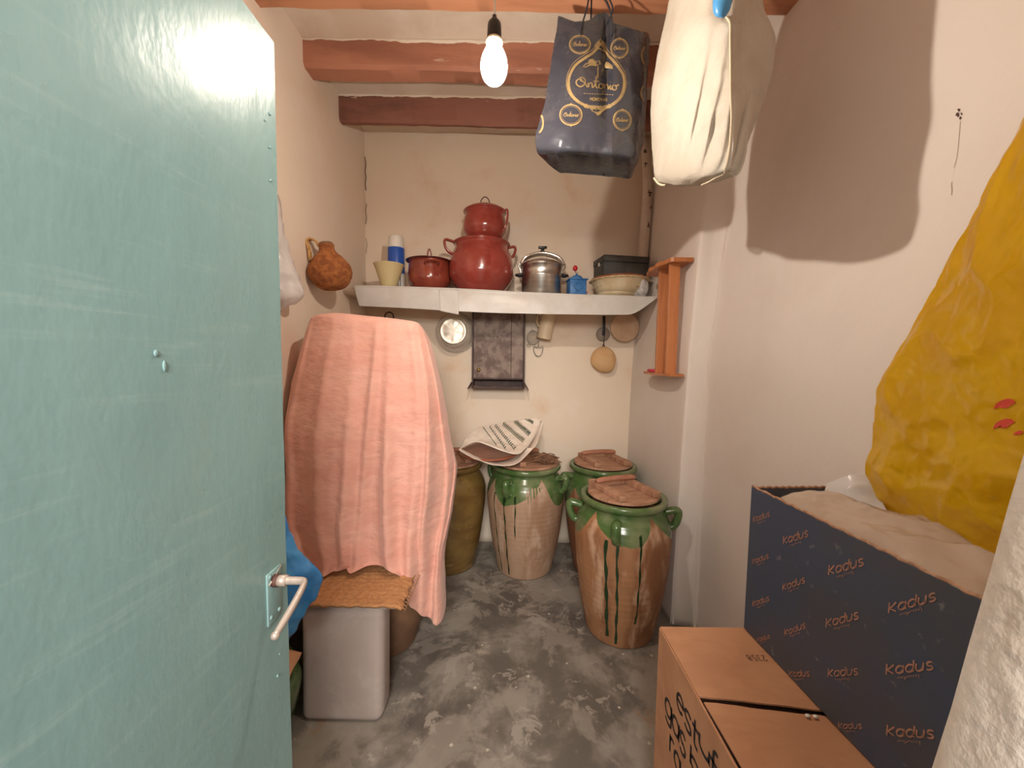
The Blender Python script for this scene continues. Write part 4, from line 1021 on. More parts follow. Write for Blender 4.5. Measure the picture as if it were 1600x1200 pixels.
# ================================================================== THE GREEN-GLAZED JARS
def clay_mat(name, base, dark, light, g1=(.065, .125, .035), g2=(.19, .21, .11)):
    m = MAT(name, base, .55, c2=dark, vs=2.2, vlo=.42, vhi=.62, c3=light, v3=4.2, lo3=.5, hi3=.68, bump=.3, bs=7, bd=.004, stretch=(2.4, 2.4, .7))
    nt = m.node_tree; N = nt.nodes; L = nt.links; b = node(m)
    base_s = b.inputs['Base Color'].links[0].from_socket
    at = N.new('ShaderNodeAttribute'); at.attribute_name = 'glaze'; at.attribute_type = 'GEOMETRY'
    mr = N.new('ShaderNodeMapRange'); mr.inputs[1].default_value = -.0008; mr.inputs[2].default_value = .0012; L.new(at.outputs['Fac'], mr.inputs[0])
    ns = N.new('ShaderNodeTexNoise'); ns.inputs['Scale'].default_value = 7; ns.inputs['Detail'].default_value = 6
    tc = [n for n in N if n.type == 'TEX_COORD'][0]; L.new(tc.outputs['Object'], ns.inputs['Vector'])
    r2 = N.new('ShaderNodeMapRange'); r2.inputs[1].default_value = .42; r2.inputs[2].default_value = .66; L.new(ns.outputs['Fac'], r2.inputs[0])
    gm = N.new('ShaderNodeMix'); gm.data_type = 'RGBA'; gm.inputs['A'].default_value = (*g1, 1); gm.inputs['B'].default_value = (*g2, 1); L.new(r2.outputs[0], gm.inputs['Factor'])
    # drips are darker glass
    ad = N.new('ShaderNodeAttribute'); ad.attribute_name = 'drip'; ad.attribute_type = 'GEOMETRY'
    g3 = N.new('ShaderNodeMix'); g3.data_type = 'RGBA'; L.new(ad.outputs['Fac'], g3.inputs['Factor']); L.new(gm.outputs['Result'], g3.inputs['A']); g3.inputs['B'].default_value = (.012, .035, .012, 1)
    mx = N.new('ShaderNodeMix'); mx.data_type = 'RGBA'; L.new(mr.outputs[0], mx.inputs['Factor']); L.new(base_s, mx.inputs['A']); L.new(g3.outputs['Result'], mx.inputs['B']); L.new(mx.outputs['Result'], b.inputs['Base Color'])
    rm = N.new('ShaderNodeMapRange'); rm.inputs[3].default_value = .6; rm.inputs[4].default_value = .2; L.new(mr.outputs[0], rm.inputs[0]); L.new(rm.outputs[0], b.inputs['Roughness'])
    return m
def glazed_jar(lab, loc, spikes, drips, hlow, m, ears, yaw=0, streaks=None, sc=1.0, handle_m=None, seed=1.):
    t = thing('glazed_jar', lab, 'jar', loc, rz=yaw)
    pr = jar_prof(sc, 1.0)
    dense_pr = []
    for a, b in zip(pr, pr[1:]):
        n = max(1, int(math.dist(a, b) / .006))
        for i in range(n): dense_pr.append((a[0] + (b[0] - a[0]) * i / n, a[1] + (b[1] - a[1]) * i / n))
    dense_pr.append(pr[-1])
    N_ = 320
    bm = B(); lathe(bm, [(0, 0)] + dense_pr + [(.198 * sc, .72), (.235 * sc, .5), (.17 * sc, .03), (0, .03)], N_)
    lg = bm.verts.layers.float.new('glaze'); ldp = bm.verts.layers.float.new('drip')
    for v in bm.verts:
        rr = math.hypot(v.co.x, v.co.y); th = math.degrees(math.atan2(v.co.x, -v.co.y)); h = v.co.z
        hb = hlow + .010 * fn((th * .05, h * 0, 0), 1.0, seed) + .012 * math.cos(R(th * 3)) 
        for (a, wl_, wr_, A) in spikes:
            d = (th - a + 180) % 360 - 180; w_ = wl_ if d < 0 else wr_
            f = max(0, 1 - abs(d) / (w_ * 2.3))
            hb += A * (.85 * f ** 2.3 + .15 * f)
        g = h - hb + .004 * fn((th * .3, h * 10, 0), 1.0, seed)
        dr_ = 0
        if streaks:
            a0, a1, h0, h1 = streaks
            if a0 < th < a1 and h0 < h < h1:
                q = math.sin(th * 1.45) + .6 * fn((th * .2, h * 14, 0), 1.0, 5.)
                g = min(g, .02) if g > 0 and h < h1 - .03 and q < .1 and g < .06 else g
                if q < .0 and g > -.05 and g < .05: g = -.01
                elif g > -.035 and q > .35: g = .01
        for (a, h0, h1, w_) in drips:
            aa = a + .6 * math.sin(h * 11 + a) + .35 * math.sin(h * 37 + a)
            d = abs((th - aa + 180) % 360 - 180) * PI / 180 * rr
            if h0 < h < h1:
                ww = w_ * (1 + .3 * math.sin(h * 50 + a)) * (1 if h > h0 + .03 else .9)
                q = ww - d
                if q > g: g = q
                if q > -.004: dr_ = max(dr_, min(1, 1.0)) if h < hb + .05 else dr_
        if rr < .2 * sc and h > .70: g = .02
        v[lg] = g; v[ldp] = dr_
        ring = .0004 * math.sin(h * 190) * (1 + fn((0, 0, h), 8, seed)) + .0012 * fn((0, 0, h), 14, seed) + .002 * fn(v.co, 5, seed)
        if rr > .01: v.co.x *= 1 + ring / rr; v.co.y *= 1 + ring / rr
    obj('body', bm, m, t)
    for a in ears:
        bm = B(); ear(bm, R(a), .238 * sc, .682, .270 * sc, .598, .030, .0205, 1.15); obj('loop_handle', bm, M['green_glaze'], t)
    return t
def jar_lid(lab, loc, rz, tilt=(0, 0), r=.212, old=False):
    t = thing('jar_lid', lab, 'lid', loc); t.rotation_euler = (tilt[0], tilt[1], rz)
    n = 4
    for k_ in range(n):       # boards
        ya_ = -r + 2 * r * k_ / n + .0012; yb2 = -r + 2 * r * (k_ + 1) / n - .0012
        bm = B(); P = []
        m2 = 10
        top = [];
        for i in range(m2 + 1):
            y = ya_ + (yb2 - ya_) * i / m2; xe = math.sqrt(max(0.0004, r * r - y * y)); top.append((y, xe))
        A = []
        for y, xe in top: A.append([Vector((-xe, y, 0)), Vector((-xe * .98, y, .013 + .001 * (k_ % 2))), Vector((xe * .98, y, .013 + .001 * (k_ % 2))), Vector((xe, y, 0))])
        V = grid_mesh(bm, A)
        for a_, b_ in zip(V, V[1:]): bm.faces.new((a_[0], a_[3], b_[3], b_[0]))
        bm.faces.new(V[0]); bm.faces.new(list(reversed(V[-1]))); bmesh.ops.recalc_face_normals(bm, faces=bm.faces)
        obj('board', bm, M['jar_lid'], t, smooth=False)
    for s_ in (-1, 1):
        bm = B(); box(bm, (s_ * .105 - .022, -.15, .0145), (s_ * .105 + .022, .155, .044), .003); obj('batten', bm, M['jar_lid'], t, smooth=False)
    bm = B(); tube(bm, [(-.128, .07, .054), (-.10, .07, .060), (0, .07, .063), (.10, .07, .060), (.128, .07, .054)], [.012, .016, .017, .016, .012], 12, smooth=3); obj('grip', bm, M['jar_lid_handle'], t)
    return t
mA = clay_mat('jar_clay_brown', (.34, .165, .075), (.22, .092, .04), (.48, .30, .19))
mB = clay_mat('jar_clay_pale', (.40, .26, .17), (.32, .185, .11), (.48, .34, .245))
mC = clay_mat('jar_clay_rust', (.26, .11, .055), (.17, .07, .035), (.35, .2, .12))
JZ = .7635
j4 = glazed_jar('nearest green-glazed jar, brown body with three long dark drips', (.622, 2.08, 0), [(-56, 14, 26, .16), (24, 12, 24, .15), (118, 20, 30, .12), (190, 25, 30, .14)],
           [(-33, .05, .60, .008), (-20, .02, .64, .0062), (5, .16, .66, .0045)], .56, mA, (-22, 78, -100, 170), seed=1., sc=.945)
jar_lid('wooden lid with two battens on the nearest glazed jar', (.622, 2.08, JZ + .002), R(20), r=.192)
j3 = glazed_jar('rear right green-glazed jar, mostly hidden by the nearest jar', (.655, 2.70, 0), [(-58, 14, 20, .14), (40, 14, 20, .14), (140, 25, 25, .14)],
           [(-36, .05, .6, .006), (-30, .2, .6, .004)], .50, mC, (-12, -78, 165), seed=3., sc=.96)
jar_lid('wooden lid with two battens on the rear right jar', (.655, 2.70, JZ + .002), R(12), r=.202)
j2 = glazed_jar('middle green-glazed jar with a pale body and thin drips', (.108, 2.70, 0), [(-62, 12, 16, .17), (26, 26, 10, .17), (110, 20, 25, .14), (190, 20, 25, .14)],
           [(-52, .02, .60, .0045), (-33, .02, .60, .005), (-17, .30, .62, .0038)], .53, mB, (-28, 62, -120, 150), streaks=(-2, 30, .42, .66), seed=2.)
jar_lid('worn wooden lid on the middle jar, half under the bag of dishes', (.115, 2.70, JZ + .002), R(25), r=.225)
t = plain_jar('ochre_jar', 'tall ochre glazed jar beside the pink cover', (-.445, 2.73, 0), .96, .985, M['ochre'], ())
bm = B(); random.seed(4)
for k_ in range(60):
    a = random.uniform(-.6, .9); x_ = .055 + random.uniform(-.03, .11); y_ = random.uniform(-.12, .05)
    p0 = Vector((.115 + x_ * .8, 2.68 + y_, JZ + .037 + random.uniform(0, .018)))
    tube(bm, [p0, p0 + Vector((.05 * math.cos(a), .04 * math.sin(a), .008)), p0 + Vector((.10 * math.cos(a), .08 * math.sin(a), -.01))], .0035, 5)
tag(obj('straw_wisp', bm, M['straw']), 'tangle of dark straw fibres on the middle jar lid', 'straw', kind='stuff')
jar_lid('reddish wooden lid of the ochre jar, under the bag of dishes', (-.445, 2.73, .757), R(20), r=.225)

# ================================================================== PRINTED BAG with terracotta dishes on the jar lids
zB_ = JZ + .060
t = thing('terracotta_dish', 'shallow terracotta dish sticking out of the printed bag', 'dish', (-.14, 2.60, zB_ + .012)); t.rotation_euler = (R(4), R(-1), 0)
bm = B(); lathe(bm, [(0, 0), (.12, 0), (.19, .022), (.20, .030), (.197, .034), (.12, .012), (0, .010)], 56); obj('dish', bm, M['terracotta'], t)
bg = thing('printed_carrier_bag', 'white carrier bag with green and brown leaf print over the jars', 'bag', (-.12, 2.6, zB_))
# upper sheet
G = [[(745, 668, 2.80), (775, 663, 2.82), (800, 658, 2.85), (828, 654, 2.86), (846, 656, 2.86)],
     [(730, 682, 2.70), (765, 676, 2.70), (798, 676, 2.72), (825, 672, 2.76), (843, 668, 2.80)],
     [(722, 695, 2.58), (760, 690, 2.58), (795, 695, 2.56), (818, 690, 2.62), (836, 682, 2.72)],
     [(719, 700, 2.50), (745, 690, 2.44), (780, 703, 2.42), (808, 708, 2.44), (824, 700, 2.56)]]
P = surf_pts([[U(*q) for q in r_] for r_ in G], 90, 60)
P = [[q + Vector((0, 0, .004 * fn(q, 16, 2) + .003 * ridge(q, 20, 1))) for q in r_] for r_ in P]
up = sheet('upper_film', P, M['print_white'], .0015, bg)
G = [[(719, 700, 2.50), (750, 716, 2.48), (780, 722, 2.48), (806, 718, 2.50), (824, 700, 2.56)],
     [(718, 704, 2.45), (742, 717, 2.40), (775, 727, 2.38), (808, 724, 2.42), (838, 695, 2.60)],
     [(730, 712, 2.56), (750, 718, 2.56), (780, 726, 2.56), (812, 718, 2.56), (846, 670, 2.80)],
     [(740, 705, 2.78), (760, 706, 2.78), (790, 706, 2.78), (820, 700, 2.78), (848, 657, 2.86)]]
P = surf_pts([[U(*q) for q in r_] for r_ in G], 90, 40)
P = [[Vector((q.x, q.y, max(q.z + .003 * fn(q, 16, 5), JZ + .053))) for q in r_] for r_ in P]
sheet('lower_film', P, M['print_white'], .0015, bg)
bm = B(); tube(bm, [U(719, 702, 2.49), U(727, 696, 2.46), U(745, 690, 2.43), U(762, 695, 2.42), U(785, 704, 2.41), U(808, 709, 2.43), U(820, 700, 2.52), U(832, 684, 2.66), U(845, 658, 2.84)], .0042, 8, smooth=5, flat=1.5)
obj('film_hem', bm, M['print_edge'], bg, world=True)
bmu = onto(up, .0016)
bm = B(); bm2 = B(); random.seed(9)
def ladder(b, p0, p1, w0, w1, n, lean):
    (x0_, y0_), (x1_, y1_) = p0, p1
    dx, dy = x1_ - x0_, y1_ - y0_; l_ = math.hypot(dx, dy); nx, ny = -dy / l_, dx / l_
    ribbon(b, [p0, p1], .7, bmu, 2)
    for i in range(n):
        s_ = (i + .3) / n; x_ = x0_ + dx * s_; y_ = y0_ + dy * s_; wd = w0 + (w1 - w0) * s_
        ribbon(b, [(x_, y_), (x_ + nx * wd * .6 + lean, y_ + ny * wd * .6 + 1), (x_ + nx * wd + lean * 1.4, y_ + ny * wd + 2.5)], 2.1, bmu, 1.5, taper=True)
ladder(bm2, (820, 655), (833, 663), -8, -9, 8, -2); ladder(bm2, (803, 660), (826, 682), -11, -12, 15, -2)
ladder(bm2, (785, 664), (817, 692), -10, -12, 17, -2); ladder(bm, (773, 666), (804, 704), -9, -11, 15, -3)
ladder(bm, (765, 668), (790, 703), -9, -10, 12, -4); ladder(bm, (755, 667), (776, 697), -6, -9, 12, -5)
obj('leaf_print', bm, M['leaf_green'], bg, world=True); obj('leaf_print', bm2, M['leaf_olive'], bg, world=True)

# ================================================================== CARDBOARD BOX (tall heater box) and the NAVY BOX on it
cA = U(1030, 981, 1.10); HC_ = cA.z; XC = cA.x
x1c = 1.03; y0c = .60; y1c = 1.10
t = thing('cardboard_box', 'tall brown cardboard box with handwritten lettering at the bottom right', 'box', (XC, .85, 0))
bm = B(); th = .005
box(bm, (XC, y0c, 0), (XC + th, y1c, HC_)); obj('side_panel', bm, M['cardboard'], t, world=True, smooth=False)
bm = B(); box(bm, (x1c - th, y0c, 0), (x1c, y1c, HC_)); obj('side_panel', bm, M['cardboard'], t, world=True, smooth=False)
bm = B(); box(bm, (XC + th, y0c, 0), (x1c - th, y0c + th, HC_)); obj('end_panel', bm, M['cardboard'], t, world=True, smooth=False)
bm = B(); box(bm, (XC + th, y1c - th, 0), (x1c - th, y1c, HC_)); obj('end_panel', bm, M['cardboard'], t, world=True, smooth=False)
bm = B(); box(bm, (XC + th, y0c + th, HC_ - .03), (x1c - th, y1c - th, HC_ - .018)); obj('inner_flap', bm, M['cardboard_dark'], t, world=True, smooth=False)
ysm = U(1092, 1097, 1).y
sa = UZ(1091, 1093, HC_); sb = UZ(1290, 1116, HC_)
def seam_y(x, k): 
    return sa.y + (sb.y - sa.y) * (x - sa.x) / (sb.x - sa.x) + k * (.0035 + .003 * math.sin((x - XC) * 9) + .002 * fn((x, k, 0), 20, 2))
for nm, k_, yf in (('top_flap', 1, y1c), ('top_flap', -1, y0c)):
    bm = B(); n = 40; ux_ = []; 
    Aup = []; Adn = []
    for i in range(n + 1):
        x = XC + (.003 if k_ > 0 else .010) + (x1c - XC - .004) * i / n if i < n else x1c - .002
        ys = seam_y(x, k_)
        sag = -.004 * (1 - 0) if k_ < 0 else 0
        Aup.append([Vector((x, yf, HC_ + .004)), Vector((x, (yf + ys) / 2, HC_ + .006)), Vector((x, ys, HC_ + .004 + sag))]); Adn.append([q - Vector((0, 0, .004)) for q in Aup[-1]])
    A = grid_mesh(bm, Aup); D = grid_mesh(bm, Adn, True)
    for i in range(n):
        for kk in (0, 2): bm.faces.new((A[i][kk], A[i + 1][kk], D[i + 1][kk], D[i][kk]))
    for kk in (0, 1):
        for e_ in (0, -1): bm.faces.new((A[e_][kk], A[e_][kk + 1], D[e_][kk + 1], D[e_][kk]))
    bmesh.ops.recalc_face_normals(bm, faces=bm.faces); obj(nm, bm, M['cardboard'], t, world=True, smooth=False)
bm = B()
for (dx, dy) in ((0, 0), (.016, -.002)):
    c = UZ(1262, 1118, HC_ + .007); bmesh.ops.create_uvsphere(bm, u_segments=10, v_segments=6, radius=.006, matrix=Matrix.Translation(c + Vector((dx, dy, 0))) @ Matrix.Diagonal((1, .7, .5, 1)))
obj('tape_bit', bm, M['white_plastic'], t, world=True)
# handwriting on the left face
def letter(ch, px0, py0, px1, py1, wd=.0085):
    a = UX(px0, py0 - 3, XC - .0008); b = UX(px1, py1 + 9, XC - .0008)
    W_, st = GL[ch]; h1 = {'t': .95, 'f': 1.0, 'b': 1.0}.get(ch, .68); h0 = -.32 if ch == 'g' else 0
    ww = abs(b.y - a.y); hh_ = a.z - b.z - 0.0
    # true height of the letter box on the plane
    for s_ in st:
        pts = []
        for (x, y) in s_:
            pts.append((a.y - (x / (W_ * .9)) * ww, (y - h0) / (h1 - h0)))
        def f(yy, zz): return Vector((XC - .0008, yy, zz))
        pp = [(p[0], b.z + hh_ * p[1]) for p in pts]
        ribbon(bm, pp, wd, f, .006)
for L3 in (('e', 1058, 1080, 1067, 1114), ('s', 1070, 1106, 1079, 1143), ('t', 1082, 1120, 1090, 1166), ('u', 1093, 1148, 1108, 1188), ('f', 1111, 1165, 1119, 1225), ('g', 1040, 1088, 1048, 1132), ('a', 1051, 1114, 1060, 1150), ('s', 1063, 1140, 1070, 1178), ('b', 1079, 1166, 1091, 1212), ('r', 1047, 1150, 1051, 1176), ('a', 1054, 1170, 1062, 1204)):
    bm = B(); letter(*L3); obj('marker_letter', bm, M['marker'], t, world=True)
bm = B(); st, W_ = layout('2358')
for s_ in st:
    a = UZ(1193, 1024, HC_ + .0068)
    ribbon(bm, [(a.x - p[0] * .0175, a.y - p[1] * .019) for p in s_], .0016, lambda x, y: Vector((x, y, HC_ + .0075)), .003)
obj('stamped_number', bm, M['dark_wood'], t, world=True)

# navy box
dirY = Vector((-.055, 1, 0)).normalized(); dirX = Vector((1, .055, 0)).normalized()
kb0 = U(1162, 978, 1.095); kb0.z = HC_ + .008
ktop = U(1167, 760, 1.095).z
KH = ktop - kb0.z; KL = .76; KW = .335
t = thing('printed_carton', 'dark navy printed carton on the cardboard box, open at the top', 'box', kb0)
rk = math.atan2(dirX.y, dirX.x); t.rotation_euler = (0, 0, rk)
def kbox(nm, lo, hi, m, par=None, **k):
    bm = B(); box(bm, lo, hi, .001, 1); return obj(nm, bm, m, par or t, smooth=False, **k)
th = .006
sd = kbox('side_panel', (0, -KL, 0), (th, 0, KH), M['navy_print']); kbox('side_panel', (KW - th, -KL, 0), (KW, 0, KH), M['navy_print'])
kbox('end_panel', (th, -th, 0), (KW - th, 0, KH - .004), M['navy_print']); kbox('end_panel', (th, -KL, 0), (KW - th, -KL + th, KH), M['navy_print'])
kbox('base_panel', (th, -KL + th, 0), (KW - th, -th, th), M['cardboard'])
bm = B()
for (a, b) in (((th / 2, 0, KH + .001), (th / 2, -KL, KH + .001)), ((th, -th / 2, KH - .002), (KW, -th / 2, KH - .002))):
    pts = [Vector(a).lerp(Vector(b), i / 60) + Vector((.0012 * math.sin(i * 2.3), .001 * math.sin(i), .0016 * math.sin(i * 1.7))) for i in range(61)]
    tube(bm, pts, .0036, 6)
obj('worn_edge', bm, M['cardboard_edge'], t, label='frayed tan cut edge')
# logos on the side, placed in the panel's own plane
mk = Matrix.Translation(kb0) @ Matrix.Rotation(rk, 4, 'Z'); mki = mk.inverted()
def panel(px, py):
    d = ray(px, py); o_ = mki @ CAM; dd = (mki.to_3x3() @ d); tt = (-.0009 - o_.x) / dd.x; return o_ + dd * tt
logos = [(1177, 812, 1203, 802), (1176, 878, 1201, 868), (1176, 944, 1202, 934), (1183, 1000, 1203, 994), (1224, 845, 1263, 832), (1223, 918, 1258, 905), (1226, 989, 1259, 976), (1295, 892, 1350, 876), (1291, 974, 1342, 960), (1389, 951, 1463, 930), (1385, 1047, 1459, 1038), (1294, 1052, 1341, 1048), (1233, 1053, 1265, 1052), (1310, 1134, 1347, 1134), (1386, 1142, 1460, 1146)]
st, W_ = layout('Kadus', .13)
SQ = [(0, .1), (.1, .35), (.18, .1), (.26, .35), (.36, .1), (.46, .35), (.5, .1), (.6, .35), (.62, -.25), (.56, -.1), (.75, .15), (.95, .4), (1.0, .1), (1.1, .4), (1.2, .1), (1.3, .4), (1.42, .1), (1.52, .38), (1.6, .1), (1.68, .38), (1.7, -.25)]
for (xa_, ya_, xb_, yb2_) in logos:
    bm = B(); bmS = B()
    A = panel(xa_, ya_); Bq = panel(xb_, yb2_)
    wd = abs(A.y - Bq.y); s_ = wd / W_; z0 = (A.z) ; dz = (Bq.z - A.z)
    cap = s_ * 1.0
    for q in st:
        pts = [(A.y - p[0] * s_, A.z + dz * p[0] / W_ + p[1] * cap * 1.0 - cap * .42) for p in q]
        ribbon(bm, pts, s_ * .13, lambda y, z: Vector((-.0009, y, z)), s_ * .2)
    pts = [(A.y - (.9 + p[0] * .95) * s_, A.z + dz * (.9 + p[0] * .95) / W_ - cap * .95 + p[1] * cap * .55) for p in SQ]
    ribbon(bmS, pts, s_ * .045, lambda y, z: Vector((-.0009, y, z)), s_ * .15)
    obj('logo_print', bm, M['copper_ink'], sd); obj('slogan_print', bmS, M['copper_ink'], sd)
# contents: creased translucent film over paper
def film(u, v):
    x = .014 + (KW - .03) * u; y = -.012 - (KL - .03) * v
    z = KH - .012 + .025 * math.sin(PI * u) + .035 * math.sin(PI * min(1, v * 1.2)) * u
    z += .02 * ridge((x, y, 0), 7, 2) * min(1, 6 * u) * min(1, 6 * (1 - u)) - .02 + .010 * fn((x, y, 0), 14, 3) - .03 * math.exp(-((v - .0) / .05) ** 2)
    return mk @ Vector((x, y, z))
P = [[film(i / 70, j / 110) for i in range(71)] for j in range(111)]
o = sheet('plastic_sheet', P, M['film_beige'], .001); tag(o, 'creased translucent plastic sheet covering the open navy carton', 'plastic sheet')
G = [[(1292, 757, 1.04), (1330, 744, 1.0), (1370, 744, .98)], [(1283, 780, 1.03), (1330, 775, .97), (1380, 790, .93)], [(1275, 783, 1.02), (1340, 815, .93), (1420, 850, .82)]]
P = surf_pts([[U(*q) for q in r_] for r_ in G], 50, 40); P = [[q + Vector((0, 0, .007 * ridge(q, 14, 2))) for q in r_] for r_ in P]
o2 = sheet('raised_film', P, M['glass_bag'], .001); o2.parent = o
bm = B(); tube(bm, [U(1295, 757, 1.037), U(1290, 768, 1.03), U(1281, 781, 1.022), U(1274, 783, 1.018)], .0016, 6, smooth=4); o2 = obj('film_fold', bm, M['print_edge'], o)
bm = B()
for k_ in range(5):
    c = mk @ Vector((.02 + .0 * k_, -KL + .02, th)); 
P = [mk @ Vector(q) for q in ((.012, -KL + .012, th + .001), (KW - .012, -KL + .012, th + .001), (KW - .012, -.012, th + .001), (.012, -.012, th + .001))]
hexa(bm, [tuple(q) for q in P] + [tuple(q + Vector((0, 0, KH - .085))) for q in P]); bmesh.ops.bevel(bm, geom=list(bm.edges), offset=.01, segments=2, affect='EDGES')
o = obj('paper_bundle', bm, M['film_beige']); o.data.materials.clear(); o.data.materials.append(M['print_white']); tag(o, 'pale wrapped bundle filling the navy carton', 'bundle')

# ================================================================== YELLOW BAG
G = [
 [(1700, -60, .66), (1740, -70, .63), (1790, -60, .62), (1850, -40, .62), (1900, -20, .64)],
 [(1607, 175, .72), (1680, 160, .62), (1760, 170, .59), (1850, 200, .59), (1930, 200, .64)],
 [(1540, 300, .78), (1620, 300, .66), (1720, 320, .60), (1850, 360, .58), (1960, 360, .64)],
 [(1468, 430, .86), (1560, 440, .70), (1680, 470, .61), (1820, 500, .58), (1980, 520, .64)],
 [(1400, 555, .94), (1500, 570, .76), (1630, 590, .63), (1800, 640, .58), (1980, 680, .64)],
 [(1368, 615, .98), (1470, 640, .80), (1610, 680, .645), (1790, 740, .58), (1980, 780, .64)],
 [(1363, 690, .98), (1450, 710, .82), (1590, 760, .655), (1780, 830, .59), (1980, 860, .64)],
 [(1351, 750, .985), (1430, 770, .84), (1570, 830, .67), (1760, 900, .60), (1960, 950, .64)],
 [(1392, 808, .93), (1450, 830, .83), (1560, 880, .69), (1720, 960, .61), (1900, 1000, .64)],
 [(1450, 862, .84), (1490, 880, .79), (1555, 917, .70), (1680, 985, .62), (1820, 1040, .64)]]
P = surf_pts([[U(*q) for q in r_] for r_ in G], 150, 170)
for r_ in P:
    for q in r_: q.x = min(q.x, 1.02)
def ydisp(p):
    if p.x > 1.0: return 0
    return .008 * ridge(p, 6, 1.5) * abs(ridge(p, 6, 1.5)) + .005 * ridge(p, 13, 4) * (1 if p.z < 1.35 else .4) + .0025 * fn(p, 26, 2) - .004
def yth(u, v): return .17 * math.sin(PI * min(1, max(0, u))) ** .5 * max(.15, math.sin(PI * min(.97, .05 + v * .9))) 
bm = B(); pillow(bm, P, lambda u, v: min(yth(u, v), .17), ydisp, back=(1.0, .75, 0))
for v in bm.verts: v.co.x = min(v.co.x, 1.035)
t = thing('yellow_plastic_bag', 'large shiny yellow plastic bag bulging out of the navy carton', 'bag', U(1500, 800, .85))
yo = obj('sack', bm, M['yellow'], t, world=True)
mpy = onto(yo, .0015)
bm = B()
def bird(cx, cy, s_, fl=1):
    o_ = [(-1.2, .5), (-.9, .0), (-.3, -.35), (.4, -.55), (1.0, -.5), (1.35, -.2), (1.1, .1), (.8, .15), (.5, .5), (-.1, .6), (-.7, .45), (-1.2, .75)]
    blob(bm, [(cx + fl * x * s_, cy + y * s_ + 0) for x, y in o_], mpy)
bird(1570, 630, 13); bird(1569, 661, 13); bird(1592, 676, 6)
obj('bird_print', bm, M['bird_red'], t, world=True, label='red bird silhouettes')

# ================================================================== DARK PRINTED CARRIER BAG hung from the beam
YD = 1.66
G = [[(873, 27, YD), (905, 36, YD - .01), (938, 22, YD + .03), (948, 22, YD + .035), (962, 38, YD), (1000, 50, YD + .01), (1014, 52, YD + .06)],
     [(867, 70, YD - .01), (905, 72, YD - .03), (935, 70, YD - .01), (947, 70, YD + .02), (965, 75, YD - .02), (1000, 85, YD - .01), (1013, 85, YD + .05)],
     [(858, 120, YD - .02), (900, 120, YD - .05), (933, 120, YD - .04), (948, 120, YD - .005), (966, 122, YD - .045), (1000, 128, YD - .02), (1010, 125, YD + .05)],
     [(848, 175, YD - .02), (890, 178, YD - .065), (930, 178, YD - .065), (947, 178, YD - .045), (966, 180, YD - .065), (998, 180, YD - .03), (1008, 178, YD + .05)],
     [(838, 212, YD - .01), (880, 208, YD - .075), (925, 210, YD - .08), (947, 212, YD - .075), (966, 212, YD - .075), (994, 220, YD - .04), (1005, 212, YD + .05)],
     [(839, 232, YD), (880, 232, YD - .07), (925, 236, YD - .07), (947, 238, YD - .07), (966, 238, YD - .07), (990, 242, YD - .05), (1002, 232, YD + .04)],
     [(845, 243, YD + .03), (882, 241, YD - .05), (925, 244, YD - .05), (947, 246, YD - .05), (966, 248, YD - .05), (990, 251, YD - .03), (997, 243, YD + .04)]]
P = surf_pts([[U(*q) for q in r_] for r_ in G], 110, 120)
def ddisp(p): return .0055 * ridge(p, 9, 7) + .0015 * fn(p, 24, 2)
bm = B(); pillow(bm, P, lambda u, v: (.03 + .13 * v ** .7) * min(1, 8 * u, 10 * (1 - u) + .0) * (.0 if v < .004 else 1) * (1 if v < .97 else .8) + .002, ddisp, back=(.2, 1, 0))
t = thing('dark_carrier_bag', 'shiny dark blue carrier bag with gold print hanging from a beam', 'bag', U(940, 240, YD))
db = obj('sack', bm, M['navy_bag'], t, world=True); autosmooth(db, 60)
md_ = onto(db, .0016)
bm = B()
outer = [(938, 61), (926, 77), (911, 87), (897, 98), (888, 113), (885, 130), (889, 146), (899, 158), (912, 166), (926, 170), (944, 171), (960, 164), (972, 152), (978, 134), (977, 116), (969, 102), (960, 90), (951, 80), (944, 68), (938, 61)]
def closed_smooth(p): 
    q = [p[-3]] + p + [p[2]]; s_ = smoothprof(q, 4); return s_[4:-4]
sm = smoothprof(outer, 4)
ctr = (932, 125)
ribbon(bm, sm, .9, md_, 1.5)
inn = [(ctr[0] + (x - ctr[0]) * .93, ctr[1] + 2 + (y - ctr[1]) * .92) for x, y in sm]; ribbon(bm, inn, 4.2, md_, 1.2)
ribbon(bm, [(930, 74), (934, 68), (938, 64), (942, 70), (946, 76)], 5, md_, 1.2)
ribbon(bm, [(928, 80), (936, 76), (946, 82)], 2.2, md_, 1.2)
# hat-like flourish
blob(bm, [(910, 105), (914, 100), (918, 99), (921, 93), (926, 92), (930, 96), (937, 95), (938, 101), (930, 104), (922, 103), (916, 106)], md_)
blob(bm, [(944, 103), (946, 97), (952, 98), (957, 103), (958, 108), (950, 107), (945, 107)], md_)
def put_script(cx0, cy0, w_, h_, wd, slope=.0, b=bm, tp_=False):
    for s_ in SCRIPT:
        s2 = smoothprof(s_, 3) if len(s_) > 3 else s_
        ribbon(b, [(cx0 + p[0] / 3.45 * w_, cy0 - p[1] * h_ + slope * p[0] / 3.45 * w_) for p in s2], wd, md_, 1.0)
put_script(899, 135.5, 68, 17, 1.9, .10)
ribbon(bm, [(934, 123), (934, 104)], 1.4, md_, 1)
for i, x_ in enumerate(range(912, 957, 4)): ribbon(bm, [(x_, 146.5 + (x_ - 912) * .04), (x_ + 2.6, 146.8 + (x_ - 912) * .04)], 1.2, md_, 1)
st, W_ = layout('MONOVAR', .18)
for s_ in st: ribbon(bm, [(922 + p[0] / W_ * 27, 157.5 - p[1] * 5 + p[0] / W_ * 27 * .06) for p in s_], 1.0, md_, .8)
orn = []
for i in range(26):
    a = i / 25; orn.append((913 + 42 * a, 165.5 + 3.5 * math.sin(PI * a) + 2.2 * math.sin(i * 2.4)))
